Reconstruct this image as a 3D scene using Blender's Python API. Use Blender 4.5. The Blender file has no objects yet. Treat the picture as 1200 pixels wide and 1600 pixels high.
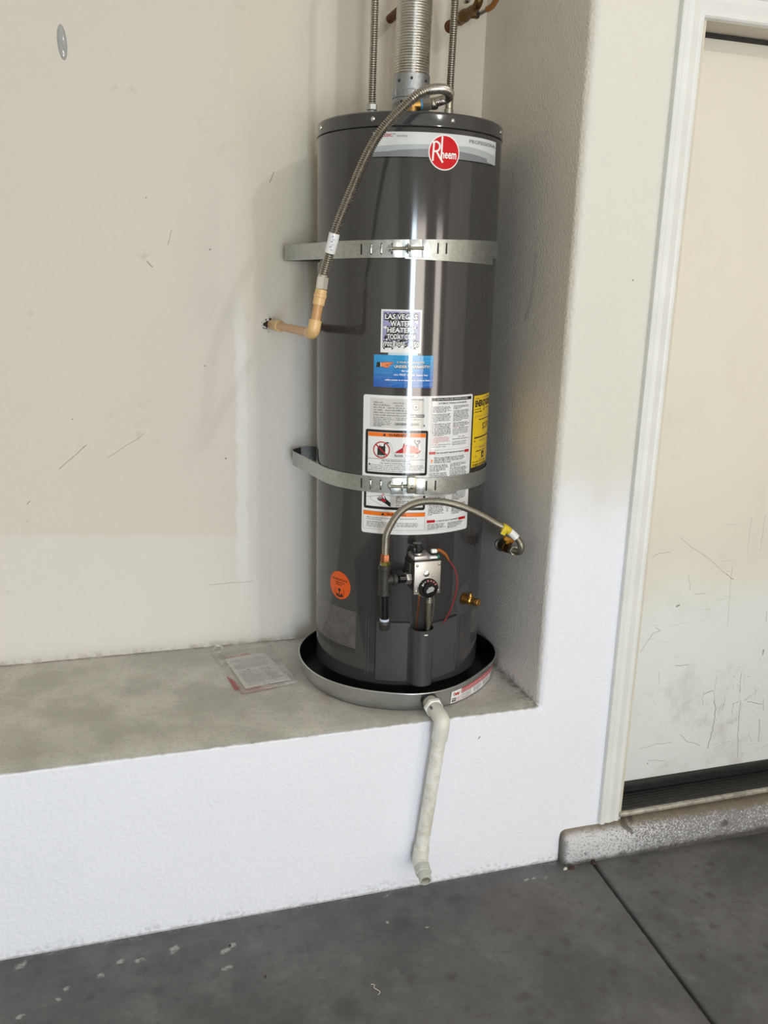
import bpy, bmesh, math, random
from mathutils import Vector, Matrix, Euler
random.seed(7)
R_ = math.radians
sc = bpy.context.scene
col = sc.collection

# ------------------------------------------------------------------ camera
cam_d = bpy.data.cameras.new('camera')
cam = bpy.data.objects.new('camera', cam_d); col.objects.link(cam)
cam.location = (-1.0592, -1.9254, 1.5695)
cam.rotation_euler = (1.3194, -0.0287, -0.2988)
cam_d.sensor_fit = 'VERTICAL'; cam_d.sensor_height = 36.0
cam_d.lens = 36.0 * 1374.3 / 1600.0
cam_d.clip_start = 0.02
sc.camera = cam

# ------------------------------------------------------------------ light
w = bpy.data.worlds.new('world'); sc.world = w; w.use_nodes = True
w.node_tree.nodes['Background'].inputs[0].default_value = (0.80, 0.90, 1.0, 1)
w.node_tree.nodes['Background'].inputs[1].default_value = 1.2


def area(name, loc, rot, sx, sy, power, colr):
    d = bpy.data.lights.new(name, 'AREA'); d.shape = 'RECTANGLE'; d.size = sx; d.size_y = sy
    d.energy = power; d.color = colr
    o = bpy.data.objects.new(name, d); col.objects.link(o); o.location = loc; o.rotation_euler = rot
    return o


# daylight through the two garage door openings behind the camera: open sky and sunlit wall through the
# left of the wide door, the drive through the rest of it and through the narrow door
area('daylight_sky', (-1.27, -5.18, 1.07), (R_(90), 0, 0), 0.50, 2.02, 114, (0.77, 0.905, 1.0))
area('daylight_drive', (-0.425, -5.18, 1.07), (R_(90), 0, 0), 1.04, 2.02, 72, (1.0, 0.88, 0.74))
area('daylight_narrow_door', (1.85, -5.18, 1.07), (R_(90), 0, 0), 0.85, 2.02, 46, (1.0, 0.88, 0.74))
# the bulb on the garage ceiling
pd = bpy.data.lights.new('ceiling_bulb', 'POINT'); pd.energy = 38; pd.color = (1.0, 0.975, 0.94); pd.shadow_soft_size = 0.025
po = bpy.data.objects.new('ceiling_bulb', pd); col.objects.link(po); po.location = (0.43, -2.13, 3.12)

sc.view_settings.view_transform = 'Standard'
sc.view_settings.look = 'None'
sc.view_settings.gamma = 1.0
sc.view_settings.use_curve_mapping = False
sc.view_settings.exposure = -0.37
sc.cycles.use_denoising = True
sc.cycles.max_bounces = 10
sc.cycles.diffuse_bounces = 6
sc.cycles.caustics_reflective = False
sc.cycles.caustics_refractive = False

# ------------------------------------------------------------------ scene measures
H = 0.4922          # height of the raised slab
D = 0.6085          # depth of the niche
TX, TY = -0.2944, 0.3373
RT = 0.232          # jacket radius
RISE = 3.25


# ------------------------------------------------------------------ materials
def lin(c):
    c = c / 255.0
    return c / 12.92 if c <= 0.04045 else ((c + 0.055) / 1.055) ** 2.4


def rgb(r, g, b):
    return (lin(r), lin(g), lin(b), 1.0)


class NT:
    def __init__(self, name):
        self.m = bpy.data.materials.new(name); self.m.use_nodes = True
        self.t = self.m.node_tree
        self.b = self.t.nodes['Principled BSDF']
        self.tc = self.t.nodes.new('ShaderNodeTexCoord')
        self.P = self.tc.outputs['Object']
        self._xyz = None

    def put(self, sock, v):
        if hasattr(v, 'is_output'):
            self.t.links.new(v, sock)
        elif v is not None:
            sock.default_value = v

    def math(self, op, a, b=None, c=None, clamp=False):
        n = self.t.nodes.new('ShaderNodeMath'); n.operation = op; n.use_clamp = clamp
        self.put(n.inputs[0], a); self.put(n.inputs[1], b); self.put(n.inputs[2], c)
        return n.outputs[0]

    def vmath(self, op, a, b=None, scale=None):
        n = self.t.nodes.new('ShaderNodeVectorMath')
        if op == 'MULTIPLY_ADD3':
            n.operation = 'MULTIPLY_ADD'; self.put(n.inputs[0], a); n.inputs[1].default_value = (1e-7, 1e-7, 1e-7); self.put(n.inputs[2], b)
            return n.outputs[0]
        n.operation = op
        self.put(n.inputs[0], a); self.put(n.inputs[1], b)
        if scale is not None:
            self.put(n.inputs['Scale'], scale)
        return n.outputs['Value'] if op in ('LENGTH', 'DOT_PRODUCT', 'DISTANCE') else n.outputs[0]

    def xyz(self):
        if self._xyz is None:
            n = self.t.nodes.new('ShaderNodeSeparateXYZ'); self.t.links.new(self.P, n.inputs[0]); self._xyz = n.outputs
        return self._xyz

    def comb(self, x, y, z=0.0):
        n = self.t.nodes.new('ShaderNodeCombineXYZ')
        self.put(n.inputs[0], x); self.put(n.inputs[1], y); self.put(n.inputs[2], z)
        return n.outputs[0]

    def noise(self, scale, detail=3.0, rough=0.55, vec=None, color=False):
        n = self.t.nodes.new('ShaderNodeTexNoise')
        n.inputs['Scale'].default_value = scale; n.inputs['Detail'].default_value = detail
        n.inputs['Roughness'].default_value = rough
        self.t.links.new(vec if vec is not None else self.P, n.inputs['Vector'])
        return n.outputs['Color' if color else 'Fac']

    def voro(self, scale, vec=None, feature='F1', out='Distance'):
        n = self.t.nodes.new('ShaderNodeTexVoronoi'); n.feature = feature
        n.inputs['Scale'].default_value = scale
        self.t.links.new(vec if vec is not None else self.P, n.inputs['Vector'])
        return n.outputs[out]

    def step(self, v, lo, hi, a=0.0, b=1.0):
        n = self.t.nodes.new('ShaderNodeMapRange'); n.interpolation_type = 'SMOOTHSTEP'
        self.put(n.inputs['Value'], v)
        n.inputs['From Min'].default_value = lo; n.inputs['From Max'].default_value = hi
        n.inputs['To Min'].default_value = a; n.inputs['To Max'].default_value = b
        return n.outputs[0]

    def mix(self, fac, a, b):
        n = self.t.nodes.new('ShaderNodeMix'); n.data_type = 'RGBA'
        self.put(n.inputs['Factor'], fac)
        self.put(n.inputs['A'] if False else n.inputs[6], a); self.put(n.inputs[7], b)
        return n.outputs[2]

    def bump(self, h, strength=0.3, dist=0.002, prev=None):
        n = self.t.nodes.new('ShaderNodeBump')
        n.inputs['Strength'].default_value = strength; n.inputs['Distance'].default_value = dist
        self.t.links.new(h, n.inputs['Height'])
        if prev is not None:
            self.t.links.new(prev, n.inputs['Normal'])
        return n.outputs[0]

    def segs(self, vec2, segs, unit=0.0012, soft=0.6):
        """strokes of wear: distance to listed line pieces (x0, z0, x1, z1, width)"""
        acc = None
        for x0, z0, x1, z1, wd in segs:
            bx, bz = x1 - x0, z1 - z0
            l2 = max(bx * bx + bz * bz, 1e-8)
            src = vec2 if acc is None else self.vmath('MULTIPLY_ADD3', acc, vec2)   # one stroke after the other
            p = self.vmath('SUBTRACT', src, (x0, z0, 0))
            t = self.vmath('DOT_PRODUCT', p, (bx / l2, bz / l2, 0))
            t = self.math('ADD', t, 0.0, clamp=True)
            q = self.vmath('SCALE', (bx, bz, 0), scale=t)
            d = self.vmath('DISTANCE', p, q)
            k = self.step(d, wd * unit * 0.3, wd * unit * (0.6 + soft), 1.0, 0.0)
            acc = k if acc is None else self.math('MAXIMUM', acc, k)
        return acc

    def done(self, color=None, rough=None, metal=None, normal=None, spec=None, **kw):
        self.put(self.b.inputs['Base Color'], color)
        self.put(self.b.inputs['Roughness'], rough)
        self.put(self.b.inputs['Metallic'], metal)
        if normal is not None:
            self.t.links.new(normal, self.b.inputs['Normal'])
        self.put(self.b.inputs['Specular IOR Level'], spec)
        for k, v in kw.items():
            self.put(self.b.inputs[k.replace('_', ' ')], v)
        return self.m


def simple(name, c, rough=0.5, metal=0.0, var=0.0, scale=60.0, bump=0.0, spec=None, **kw):
    n = NT(name)
    colr = c
    if var:
        f = n.noise(scale, 4.0)
        lo = tuple(max(0, v * (1 - var)) for v in c[:3]) + (1,)
        hi = tuple(min(1, v * (1 + var)) for v in c[:3]) + (1,)
        colr = n.mix(n.step(f, 0.3, 0.7), lo, hi)
    nm = n.bump(n.noise(scale * 4, 2.0), bump, 0.001) if bump else None
    return n.done(colr, rough, metal, nm, spec, **kw)


def stucco(n, strength=0.45, scale=95.0):
    a = n.noise(scale, 2.0, 0.5)
    b = n.voro(scale * 0.9, feature='SMOOTH_F1')
    c = n.noise(7.0, 3.0)
    h = n.math('ADD', n.math('MULTIPLY', n.step(a, 0.35, 0.7), 1.0), n.math('MULTIPLY', b, 0.5))
    nm = n.bump(h, strength, 0.0028)
    return n.bump(c, 0.25, 0.006, nm)


BACK_SEGS = [(-1.202,1.055,-1.126,1.121,0.8),(-1.074,1.082,-0.968,1.15,0.5),(-0.744,1.072,-0.744,1.071,2.2),(-0.799,1.337,-0.799,1.338,1.6),(-0.614,1.835,-0.602,1.862,0.9),(-0.947,1.616,-0.933,1.602,1.2),(-0.943,1.777,-0.943,1.778,1.4),(-0.78,1.652,-0.78,1.653,2.0),(-0.891,1.661,-0.879,1.698,0.6),(-1.291,0.959,-1.283,0.968,1.0),(-0.804,0.688,-0.669,0.69,0.5),(-1.159,1.193,-1.159,1.192,1.3)]
DOOR_SEGS = [(0.447,0.913,0.49,0.881,0.6),(0.49,0.881,0.545,0.848,0.6),(0.545,0.848,0.616,0.795,0.6),(0.616,0.795,0.645,0.773,1.3),(0.357,0.576,0.392,0.627,0.8),(0.392,0.627,0.416,0.637,0.8),(0.416,0.637,0.399,0.649,0.8),(0.631,0.473,0.633,0.399,0.6),(0.633,0.399,0.644,0.359,1.5),(0.644,0.359,0.642,0.292,1.5),(0.642,0.292,0.634,0.233,1.5),(0.72,0.474,0.723,0.408,1.2),(0.73,0.376,0.738,0.279,1.1),(0.738,0.279,0.75,0.186,1.1),(0.758,0.373,0.814,0.359,1.1),(0.813,0.307,0.82,0.231,1.2),(0.489,0.802,0.501,0.753,0.7),(0.526,0.293,0.556,0.267,0.9),(0.556,0.267,0.603,0.245,0.9),(0.393,0.264,0.45,0.273,0.7),(0.45,0.273,0.502,0.271,0.7),(0.597,0.419,0.626,0.426,1.2),(0.593,0.425,0.595,0.381,0.6),(0.789,0.541,0.788,0.525,2.6),(0.462,0.707,0.469,0.709,3.5),(0.679,0.96,0.682,0.854,0.5),(0.725,0.963,0.726,0.854,0.5),(0.636,0.812,0.639,0.714,0.5),(0.639,0.714,0.647,0.624,0.5),(0.364,0.86,0.387,0.87,0.6),(0.387,0.87,0.42,0.872,0.6),(0.482,0.521,0.528,0.518,0.9),(0.515,0.739,0.555,0.738,0.6),(0.421,0.222,0.486,0.212,0.7),(0.78,0.665,0.781,0.633,1.0),(0.705,0.34,0.706,0.373,0.7),(0.706,0.373,0.726,0.376,0.7),(0.669,0.356,0.669,0.378,0.8),(0.816,0.377,0.821,0.337,0.8)]


def wobble(n, amp=0.006, scale=30.0):
    """position in the wall plane (x, z) with a little hand wobble"""
    x, y, z = n.xyz()
    c = n.noise(scale, 2.0, color=True)
    s = n.t.nodes.new('ShaderNodeSeparateXYZ'); n.t.links.new(c, s.inputs[0])
    wx = n.math('MULTIPLY_ADD', n.math('SUBTRACT', s.outputs[0], 0.5), amp, x)
    wz = n.math('MULTIPLY_ADD', n.math('SUBTRACT', s.outputs[1], 0.5), amp, z)
    return n.comb(wx, wz)


def mat_back_wall():
    n = NT('painted_back_wall'); x, y, z = n.xyz()
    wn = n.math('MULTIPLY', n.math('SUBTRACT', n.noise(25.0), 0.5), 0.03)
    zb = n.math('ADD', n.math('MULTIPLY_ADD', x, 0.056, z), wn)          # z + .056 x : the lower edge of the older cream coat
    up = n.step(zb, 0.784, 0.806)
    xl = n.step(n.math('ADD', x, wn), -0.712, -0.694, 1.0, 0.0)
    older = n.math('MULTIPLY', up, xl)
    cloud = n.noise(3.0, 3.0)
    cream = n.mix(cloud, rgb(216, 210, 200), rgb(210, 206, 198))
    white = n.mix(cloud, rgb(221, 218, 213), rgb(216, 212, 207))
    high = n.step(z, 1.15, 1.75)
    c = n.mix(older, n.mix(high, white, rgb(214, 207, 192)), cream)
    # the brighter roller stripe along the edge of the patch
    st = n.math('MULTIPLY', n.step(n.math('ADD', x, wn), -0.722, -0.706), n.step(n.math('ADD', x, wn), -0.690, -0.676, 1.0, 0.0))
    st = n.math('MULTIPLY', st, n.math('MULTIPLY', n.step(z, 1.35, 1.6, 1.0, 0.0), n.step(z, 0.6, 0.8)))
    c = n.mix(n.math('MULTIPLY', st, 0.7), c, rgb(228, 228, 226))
    w2 = wobble(n)
    m = n.segs(w2, BACK_SEGS, 0.0014)
    c = n.mix(n.math('MULTIPLY', m, 0.75), c, rgb(90, 80, 68))
    sm = n.math('MULTIPLY', n.step(n.noise(9.0, 6.0, 0.7), 0.60, 0.78), n.step(n.noise(2.3, 2.0), 0.45, 0.65))
    c = n.mix(n.math('MULTIPLY', sm, 0.33), c, rgb(150, 140, 122))
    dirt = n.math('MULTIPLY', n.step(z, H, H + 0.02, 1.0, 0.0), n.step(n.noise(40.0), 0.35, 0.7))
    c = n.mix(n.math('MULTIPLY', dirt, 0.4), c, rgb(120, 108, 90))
    return n.done(c, 0.62, normal=stucco(n, 0.12, 70.0))


def mat_front_wall():
    n = NT('painted_front_wall'); x, y, z = n.xyz()
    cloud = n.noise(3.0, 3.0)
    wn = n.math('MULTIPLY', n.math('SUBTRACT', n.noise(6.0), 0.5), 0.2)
    lo = n.mix(cloud, rgb(234, 237, 246), rgb(230, 233, 243))  # white lower coat, with the cool skylight tint put into its colour
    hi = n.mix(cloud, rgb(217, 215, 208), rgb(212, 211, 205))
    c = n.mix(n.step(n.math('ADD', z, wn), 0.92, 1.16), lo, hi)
    sm = n.math('MULTIPLY', n.step(n.noise(16.0, 6.0, 0.7), 0.62, 0.8), n.step(n.noise(2.0, 2.0), 0.45, 0.65))
    c = n.mix(n.math('MULTIPLY', sm, 0.25), c, rgb(165, 155, 140))
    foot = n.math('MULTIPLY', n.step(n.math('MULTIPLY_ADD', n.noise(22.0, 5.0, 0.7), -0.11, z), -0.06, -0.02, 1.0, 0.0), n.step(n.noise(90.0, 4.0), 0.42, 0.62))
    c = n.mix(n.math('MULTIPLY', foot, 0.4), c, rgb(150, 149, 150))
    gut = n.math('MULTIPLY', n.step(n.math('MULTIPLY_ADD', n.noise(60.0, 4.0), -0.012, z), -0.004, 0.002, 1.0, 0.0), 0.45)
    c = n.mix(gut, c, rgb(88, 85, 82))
    lip = n.math('MULTIPLY', n.step(n.math('MULTIPLY_ADD', n.noise(45.0, 4.0), 0.012, z), H - 0.004, H + 0.004), n.step(x, -0.01, 0.01, 1.0, 0.0))
    c = n.mix(n.math('MULTIPLY', lip, 0.85), c, rgb(160, 154, 142))
    dots = n.segs(n.comb(x, z), [(0.163, 1.60, 0.163, 1.601, 1.8), (-0.17, 0.42, -0.166, 0.424, 1.6)], 0.0014)
    c = n.mix(n.math('MULTIPLY', dots, 0.7), c, rgb(60, 55, 50))
    return n.done(c, 0.6, normal=stucco(n, 0.22, 95.0))


def mat_side_wall():
    n = NT('painted_side_wall'); x, y, z = n.xyz()
    cloud = n.noise(4.0, 3.0)
    c = n.mix(cloud, rgb(228, 220, 208), rgb(220, 213, 203))
    c = n.mix(n.step(z, 1.0, 1.3, 1.0, 0.0), c, rgb(226, 223, 221))
    wv = n.noise(14.0, 3.0, color=True); ws = n.t.nodes.new('ShaderNodeSeparateXYZ'); n.t.links.new(wv, ws.inputs[0])
    yz = n.comb(n.math('MULTIPLY_ADD', n.math('SUBTRACT', ws.outputs[0], 0.5), 0.03, y), z)
    m = n.segs(yz, [(0.21, 1.55, 0.20, 1.66, 3.0), (0.235, 1.50, 0.21, 1.56, 4.0), (0.19, 1.94, 0.188, 1.948, 1.6), (0.26, 2.07, 0.262, 2.072, 1.5), (0.20, 1.70, 0.20, 1.703, 1.4)], 0.0016, 1.6)
    c = n.mix(n.math('MULTIPLY', m, 0.22), c, rgb(110, 100, 84))
    sm = n.math('MULTIPLY', n.step(n.noise(12.0, 6.0, 0.7), 0.60, 0.8), 0.3)
    c = n.mix(sm, c, rgb(140, 132, 120))
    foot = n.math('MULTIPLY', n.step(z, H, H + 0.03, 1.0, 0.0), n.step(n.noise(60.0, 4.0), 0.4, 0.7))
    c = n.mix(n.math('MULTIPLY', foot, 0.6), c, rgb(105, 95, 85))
    return n.done(c, 0.52, normal=stucco(n, 0.30, 150.0))


def mat_ledge():
    n = NT('raised_slab_concrete'); x, y, z = n.xyz()
    a = n.noise(6.0, 6.0, 0.6); b = n.noise(90.0, 4.0, 0.65)
    c = n.mix(n.step(a, 0.35, 0.7), rgb(184, 183, 176), rgb(212, 211, 205))
    c = n.mix(n.math('MULTIPLY', n.step(b, 0.46, 0.72), 0.28), c, rgb(140, 138, 130))
    tan = n.segs(wobble(n, 0.05, 12.0), [(-2.0, 0.0, -1.99, 0.0, 1.0)], 0.001)
    st = n.math('MULTIPLY', n.step(n.noise(4.0, 3.0), 0.60, 0.72), 0.4)
    c = n.mix(st, c, rgb(156, 138, 108))
    pit = n.step(n.noise(140.0, 2.0), 0.72, 0.78)
    c = n.mix(n.math('MULTIPLY', pit, 0.7), c, rgb(80, 76, 70))
    edge = n.math('MULTIPLY', n.step(n.math('MULTIPLY_ADD', n.noise(35.0, 4.0), 0.008, y), 0.004, 0.010, 1.0, 0.0), 0.6)
    c = n.mix(edge, c, rgb(205, 202, 196))
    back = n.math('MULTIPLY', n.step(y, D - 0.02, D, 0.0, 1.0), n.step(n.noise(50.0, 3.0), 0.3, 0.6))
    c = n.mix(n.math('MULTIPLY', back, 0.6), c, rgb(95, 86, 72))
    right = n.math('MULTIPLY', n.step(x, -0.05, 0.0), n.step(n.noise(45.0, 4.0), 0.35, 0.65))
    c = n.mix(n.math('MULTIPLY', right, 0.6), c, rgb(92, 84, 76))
    h = n.math('ADD', n.noise(60.0, 5.0, 0.65), n.math('MULTIPLY', n.noise(14.0, 3.0), 1.0))
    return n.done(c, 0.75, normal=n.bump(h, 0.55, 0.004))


def mat_floor():
    n = NT('garage_slab_concrete'); x, y, z = n.xyz()
    a = n.noise(3.2, 7.0, 0.62); b = n.noise(30.0, 6.0, 0.7)
    c = n.mix(n.step(a, 0.30, 0.70), rgb(78, 77, 77), rgb(108, 107, 107))
    c = n.mix(n.math('MULTIPLY', n.step(b, 0.48, 0.74), 0.55), c, rgb(66, 63, 60))
    c = n.mix(n.math('MULTIPLY', n.step(n.noise(11.0, 6.0, 0.7), 0.5, 0.75), 0.35), c, rgb(132, 131, 130))
    w2v = n.noise(26.0, 3.0, color=True)
    s = n.t.nodes.new('ShaderNodeSeparateXYZ'); n.t.links.new(w2v, s.inputs[0])
    px = n.math('MULTIPLY_ADD', n.math('SUBTRACT', s.outputs[0], 0.5), 0.035, x)
    py = n.math('MULTIPLY_ADD', n.math('SUBTRACT', s.outputs[1], 0.5), 0.035, y)
    v2 = n.comb(px, py)
    dark = [(-1.02,-0.19,8),(-1.17,-0.17,6),(0.29,-0.19,6),(0.43,-0.24,7),(0.24,-0.28,6),(-0.22,-0.43,9),(0.02,-0.42,7),(0.26,-0.43,6),(-0.45,-0.31,8),(0.25,-0.35,5),(0.31,-0.06,7),(-0.11,-0.32,6),(-0.04,-0.3,5),(-0.36,-0.33,6),(-0.22,-0.47,8),(-0.03,-0.46,7),(-0.42,-0.13,16),(-0.62,-0.36,18),(0.52,-0.12,7),(0.36,-0.34,6),(0.45,-0.44,7),(-0.25,-0.08,12)]
    m = n.segs(v2, [(a_, b_, a_ + 0.006, b_ + 0.002, k * 1.25) for a_, b_, k in dark], 0.00085, 2.0)
    c = n.mix(n.math('MULTIPLY', m, 0.5), c, rgb(58, 55, 53))
    rust = n.segs(v2, [(-0.10, -0.14, -0.05, -0.16, 26)], 0.0014, 3.0)
    c = n.mix(n.math('MULTIPLY', rust, 0.22), c, rgb(92, 62, 44))
    white = [(-1.327,-0.03,8),(-1.236,-0.161,4),(-1.145,-0.116,6),(-1.1,-0.077,5),(-1.054,-0.089,6),(-0.976,-0.072,7),(-0.859,-0.106,8),(-0.857,-0.166,6),(-1.214,-0.131,4),(-0.419,-0.02,3),(-0.446,-0.115,3),(-0.358,-0.16,3),(-0.011,-0.055,3),(0.023,-0.064,3),(-0.03,-0.053,3),(-1.311,-0.189,5),(-0.84,-0.09,7)]
    m = n.segs(v2, [(a_, b_, a_ + 0.007, b_ + 0.003, k * 1.5) for a_, b_, k in white], 0.0011, 0.4)
    c = n.mix(n.math('MULTIPLY', m, n.step(n.noise(75.0, 3.0), 0.36, 0.52, 0.2, 0.8)), c, rgb(172, 172, 168))
    # chips of wall paint that lie along the foot of the white wall
    ed = n.math('MULTIPLY', n.step(n.math('MULTIPLY_ADD', n.noise(18.0, 4.0, 0.7), 0.07, y), 0.018, 0.050), n.step(x, 0.08, 0.10, 1.0, 0.0))
    ed = n.math('MULTIPLY', ed, n.step(n.noise(120.0, 3.0, 0.7), 0.42, 0.58))
    c = n.mix(n.math('MULTIPLY', ed, 0.55), c, rgb(178, 178, 178))
    fl = n.step(n.noise(170.0, 2.0), 0.735, 0.77)
    c = n.mix(n.math('MULTIPLY', fl, 0.5), c, rgb(165, 163, 158))
    dk = n.math('MULTIPLY', n.step(n.noise(55.0, 5.0, 0.75), 0.64, 0.74), 0.6)
    c = n.mix(dk, c, rgb(48, 45, 43))
    h = n.math('ADD', n.noise(45.0, 5.0, 0.65), n.math('MULTIPLY', n.noise(8.0, 3.0), 0.7))
    return n.done(c, n.step(a, 0.3, 0.7, 0.62, 0.78), normal=n.bump(h, 0.28, 0.003))


def mat_curb():
    n = NT('worn_painted_curb'); x, y, z = n.xyz()
    a = n.noise(210.0, 5.0, 0.75); b = n.noise(9.0, 3.0)
    cover = n.math('ADD', n.math('MULTIPLY', n.step(x, 0.14, 0.60), 0.15), n.math('MULTIPLY', n.math('SUBTRACT', b, 0.5), 0.16))
    worn = n.step(n.math('SUBTRACT', a, n.math('MULTIPLY', cover, -1.0)), 0.53, 0.62)
    conc = n.mix(n.noise(50.0, 4.0), rgb(100, 98, 99), rgb(150, 149, 151))
    c = n.mix(worn, rgb(214, 214, 218), conc)
    dirt = n.math('MULTIPLY', n.step(n.math('MULTIPLY_ADD', n.noise(30.0, 4.0), 0.022, y), -0.014, 0.008), 0.92)
    c = n.mix(dirt, c, n.mix(n.noise(60.0, 3.0), rgb(108, 94, 76), rgb(142, 132, 114)))
    low = n.math('MULTIPLY', n.step(n.math('MULTIPLY_ADD', n.noise(30.0, 4.0), -0.03, z), -0.012, 0.006, 1.0, 0.0), 0.8)
    c = n.mix(low, c, rgb(66, 62, 60))
    c = n.mix(n.math('MULTIPLY', n.step(n.math('MULTIPLY_ADD', n.noise(40.0, 4.0), 0.02, x), 0.108, 0.126, 1.0, 0.0), 0.75), c, rgb(84, 80, 76))
    chip = n.segs(wobble(n, 0.03, 40.0), [(0.30, 0.095, 0.31, 0.075, 8), (0.325, 0.10, 0.33, 0.10, 8), (0.63, 0.05, 0.635, 0.045, 8)], 0.0014)
    c = n.mix(n.math('MULTIPLY', chip, 0.8), c, rgb(78, 72, 66))
    h = n.math('ADD', a, n.math('MULTIPLY', n.noise(35.0, 4.0), 0.8))
    return n.done(c, 0.75, normal=n.bump(h, 0.7, 0.005))


def mat_door():
    n = NT('scuffed_door_paint'); x, y, z = n.xyz()
    cloud = n.noise(3.0, 3.0)
    hi = n.mix(cloud, rgb(222, 216, 202), rgb(216, 212, 200))
    lo = n.mix(cloud, rgb(228, 231, 229), rgb(221, 224, 222))
    c = n.mix(n.step(n.math('MULTIPLY_ADD', cloud, 0.3, z), 0.75, 1.10), lo, hi)
    w2 = wobble(n, 0.010, 40.0)
    m = n.segs(w2, DOOR_SEGS, 0.0010)
    c = n.mix(n.math('MULTIPLY', m, 0.75), c, rgb(88, 82, 74))
    rnd = random.Random(21); fine = []
    for k in range(46):
        x_, z_ = rnd.gauss(0.70, 0.11), rnd.uniform(0.19, 0.50); t_ = rnd.choice((0.0, 0.1, 1.5, 1.6, 0.8, 2.4)) + rnd.uniform(-0.3, 0.3); l_ = rnd.uniform(0.006, 0.045)
        fine.append((x_, z_, x_ + l_ * math.cos(t_), z_ + l_ * math.sin(t_), rnd.choice((0.4, 0.6, 0.9))))
    for k in range(22):
        x_, z_ = rnd.uniform(0.34, 0.90), rnd.uniform(0.25, 0.95); l_ = rnd.uniform(0.01, 0.05)
        fine.append((x_, z_, x_ + l_, z_ + rnd.uniform(-0.006, 0.006), 0.45))
    m = n.segs(w2, fine, 0.0009)
    c = n.mix(n.math('MULTIPLY', m, 0.55), c, rgb(112, 106, 98))
    low = n.step(z, 0.30, 0.75, 1.0, 0.0)
    # fine crossing scratches towards the bottom
    sv = n.vmath('MULTIPLY', n.P, (1.0, 1.0, 5.0)); sh = n.vmath('MULTIPLY', n.P, (5.0, 1.0, 22.0))
    f1 = n.step(n.noise(30.0, 4.0, 0.7, n.vmath('MULTIPLY', n.P, (6.0, 1.0, 0.8))), 0.66, 0.73)
    f2 = n.step(n.noise(12.0, 4.0, 0.75, sh), 0.655, 0.72)
    sp = n.step(n.noise(140.0, 2.0), 0.70, 0.74)
    f = n.math('MAXIMUM', n.math('MULTIPLY', f1, 0.45), n.math('MAXIMUM', n.math('MULTIPLY', f2, 0.9), sp))
    f = n.math('MULTIPLY', f, n.math('MULTIPLY_ADD', low, 0.75, 0.10))
    c = n.mix(f, c, rgb(110, 104, 96))
    sm = n.math('MULTIPLY', n.step(n.noise(7.0, 5.0, 0.65), 0.52, 0.75), n.math('MULTIPLY_ADD', low, 0.28, 0.14))
    c = n.mix(sm, c, rgb(178, 170, 154))
    chip = n.segs(n.comb(x, z), [(0.322, 0.178, 0.323, 0.190, 3.2)], 0.0014)
    c = n.mix(chip, c, rgb(112, 96, 76))
    return n.done(c, 0.5, normal=n.bump(n.noise(60.0, 3.0), 0.08, 0.002))


M = {}
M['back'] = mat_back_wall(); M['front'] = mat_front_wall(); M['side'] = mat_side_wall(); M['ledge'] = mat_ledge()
M['floor'] = mat_floor(); M['curb'] = mat_curb(); M['door'] = mat_door()
M['trim'] = simple('trim_paint', rgb(221, 222, 220), 0.42, var=0.04, scale=9, bump=0.05)
M['trim_under'] = simple('jamb_paint', rgb(206, 200, 186), 0.5, var=0.04, scale=9)
M['plain'] = simple('garage_wall_paint', rgb(218, 212, 200), 0.7, var=0.03, scale=3)
M['ceil'] = simple('ceiling_paint', rgb(228, 226, 220), 0.8, var=0.02, scale=3)
M['groove'] = simple('joint_dirt', rgb(52, 48, 44), 0.9, var=0.4, scale=40, bump=0.4)
M['rubber'] = simple('black_rubber', rgb(30, 29, 29), 0.55, var=0.4, scale=70, bump=0.2)
M['alu_dirty'] = simple('dirty_aluminium', rgb(178, 174, 164), 0.5, 0.6, var=0.3, scale=50, bump=0.2)


def mat_jacket():
    n = NT('grey_enamel_jacket')
    h = n.noise(5.0, 2.0)
    st = n.noise(40.0, 2.0, 0.5, n.vmath('MULTIPLY', n.P, (1.0, 1.0, 0.03)))
    nm = n.bump(n.math('ADD', h, n.math('MULTIPLY', st, 0.15)), 0.05, 0.01)
    r = n.math('MULTIPLY_ADD', n.noise(12.0, 4.0), 0.04, 0.08)
    return n.done(rgb(57, 56, 57), r, 0.0, nm, 0.75)


M['jacket'] = mat_jacket()
M['jacket2'] = simple('grey_enamel_panel', rgb(66, 66, 68), 0.32, var=0.05, scale=10)
M['seam'] = simple('dark_seam', rgb(22, 22, 23), 0.7)
M['holes'] = simple('bright_screen_behind_holes', rgb(150, 148, 144), 0.5, 0.3, var=0.3, scale=25)
M['hole_dark'] = simple('dark_holes', rgb(14, 14, 15), 0.8)


def mat_galv(name, c, rough, spangle=0.25, scale=160.0, metal=1.0):
    n = NT(name)
    v = n.voro(scale, out='Color')
    s = n.t.nodes.new('ShaderNodeSeparateXYZ'); n.t.links.new(v, s.inputs[0])
    f = n.math('ADD', n.math('MULTIPLY', s.outputs[0], 0.6), n.math('MULTIPLY', n.noise(20.0, 4.0), 0.4))
    lo = tuple(x * (1 - spangle) for x in c[:3]) + (1,)
    colr = n.mix(f, lo, c)
    r = n.math('MULTIPLY_ADD', s.outputs[1], 0.12, rough)
    return n.done(colr, r, metal, n.bump(n.noise(90.0, 3.0), 0.06, 0.001))


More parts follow.
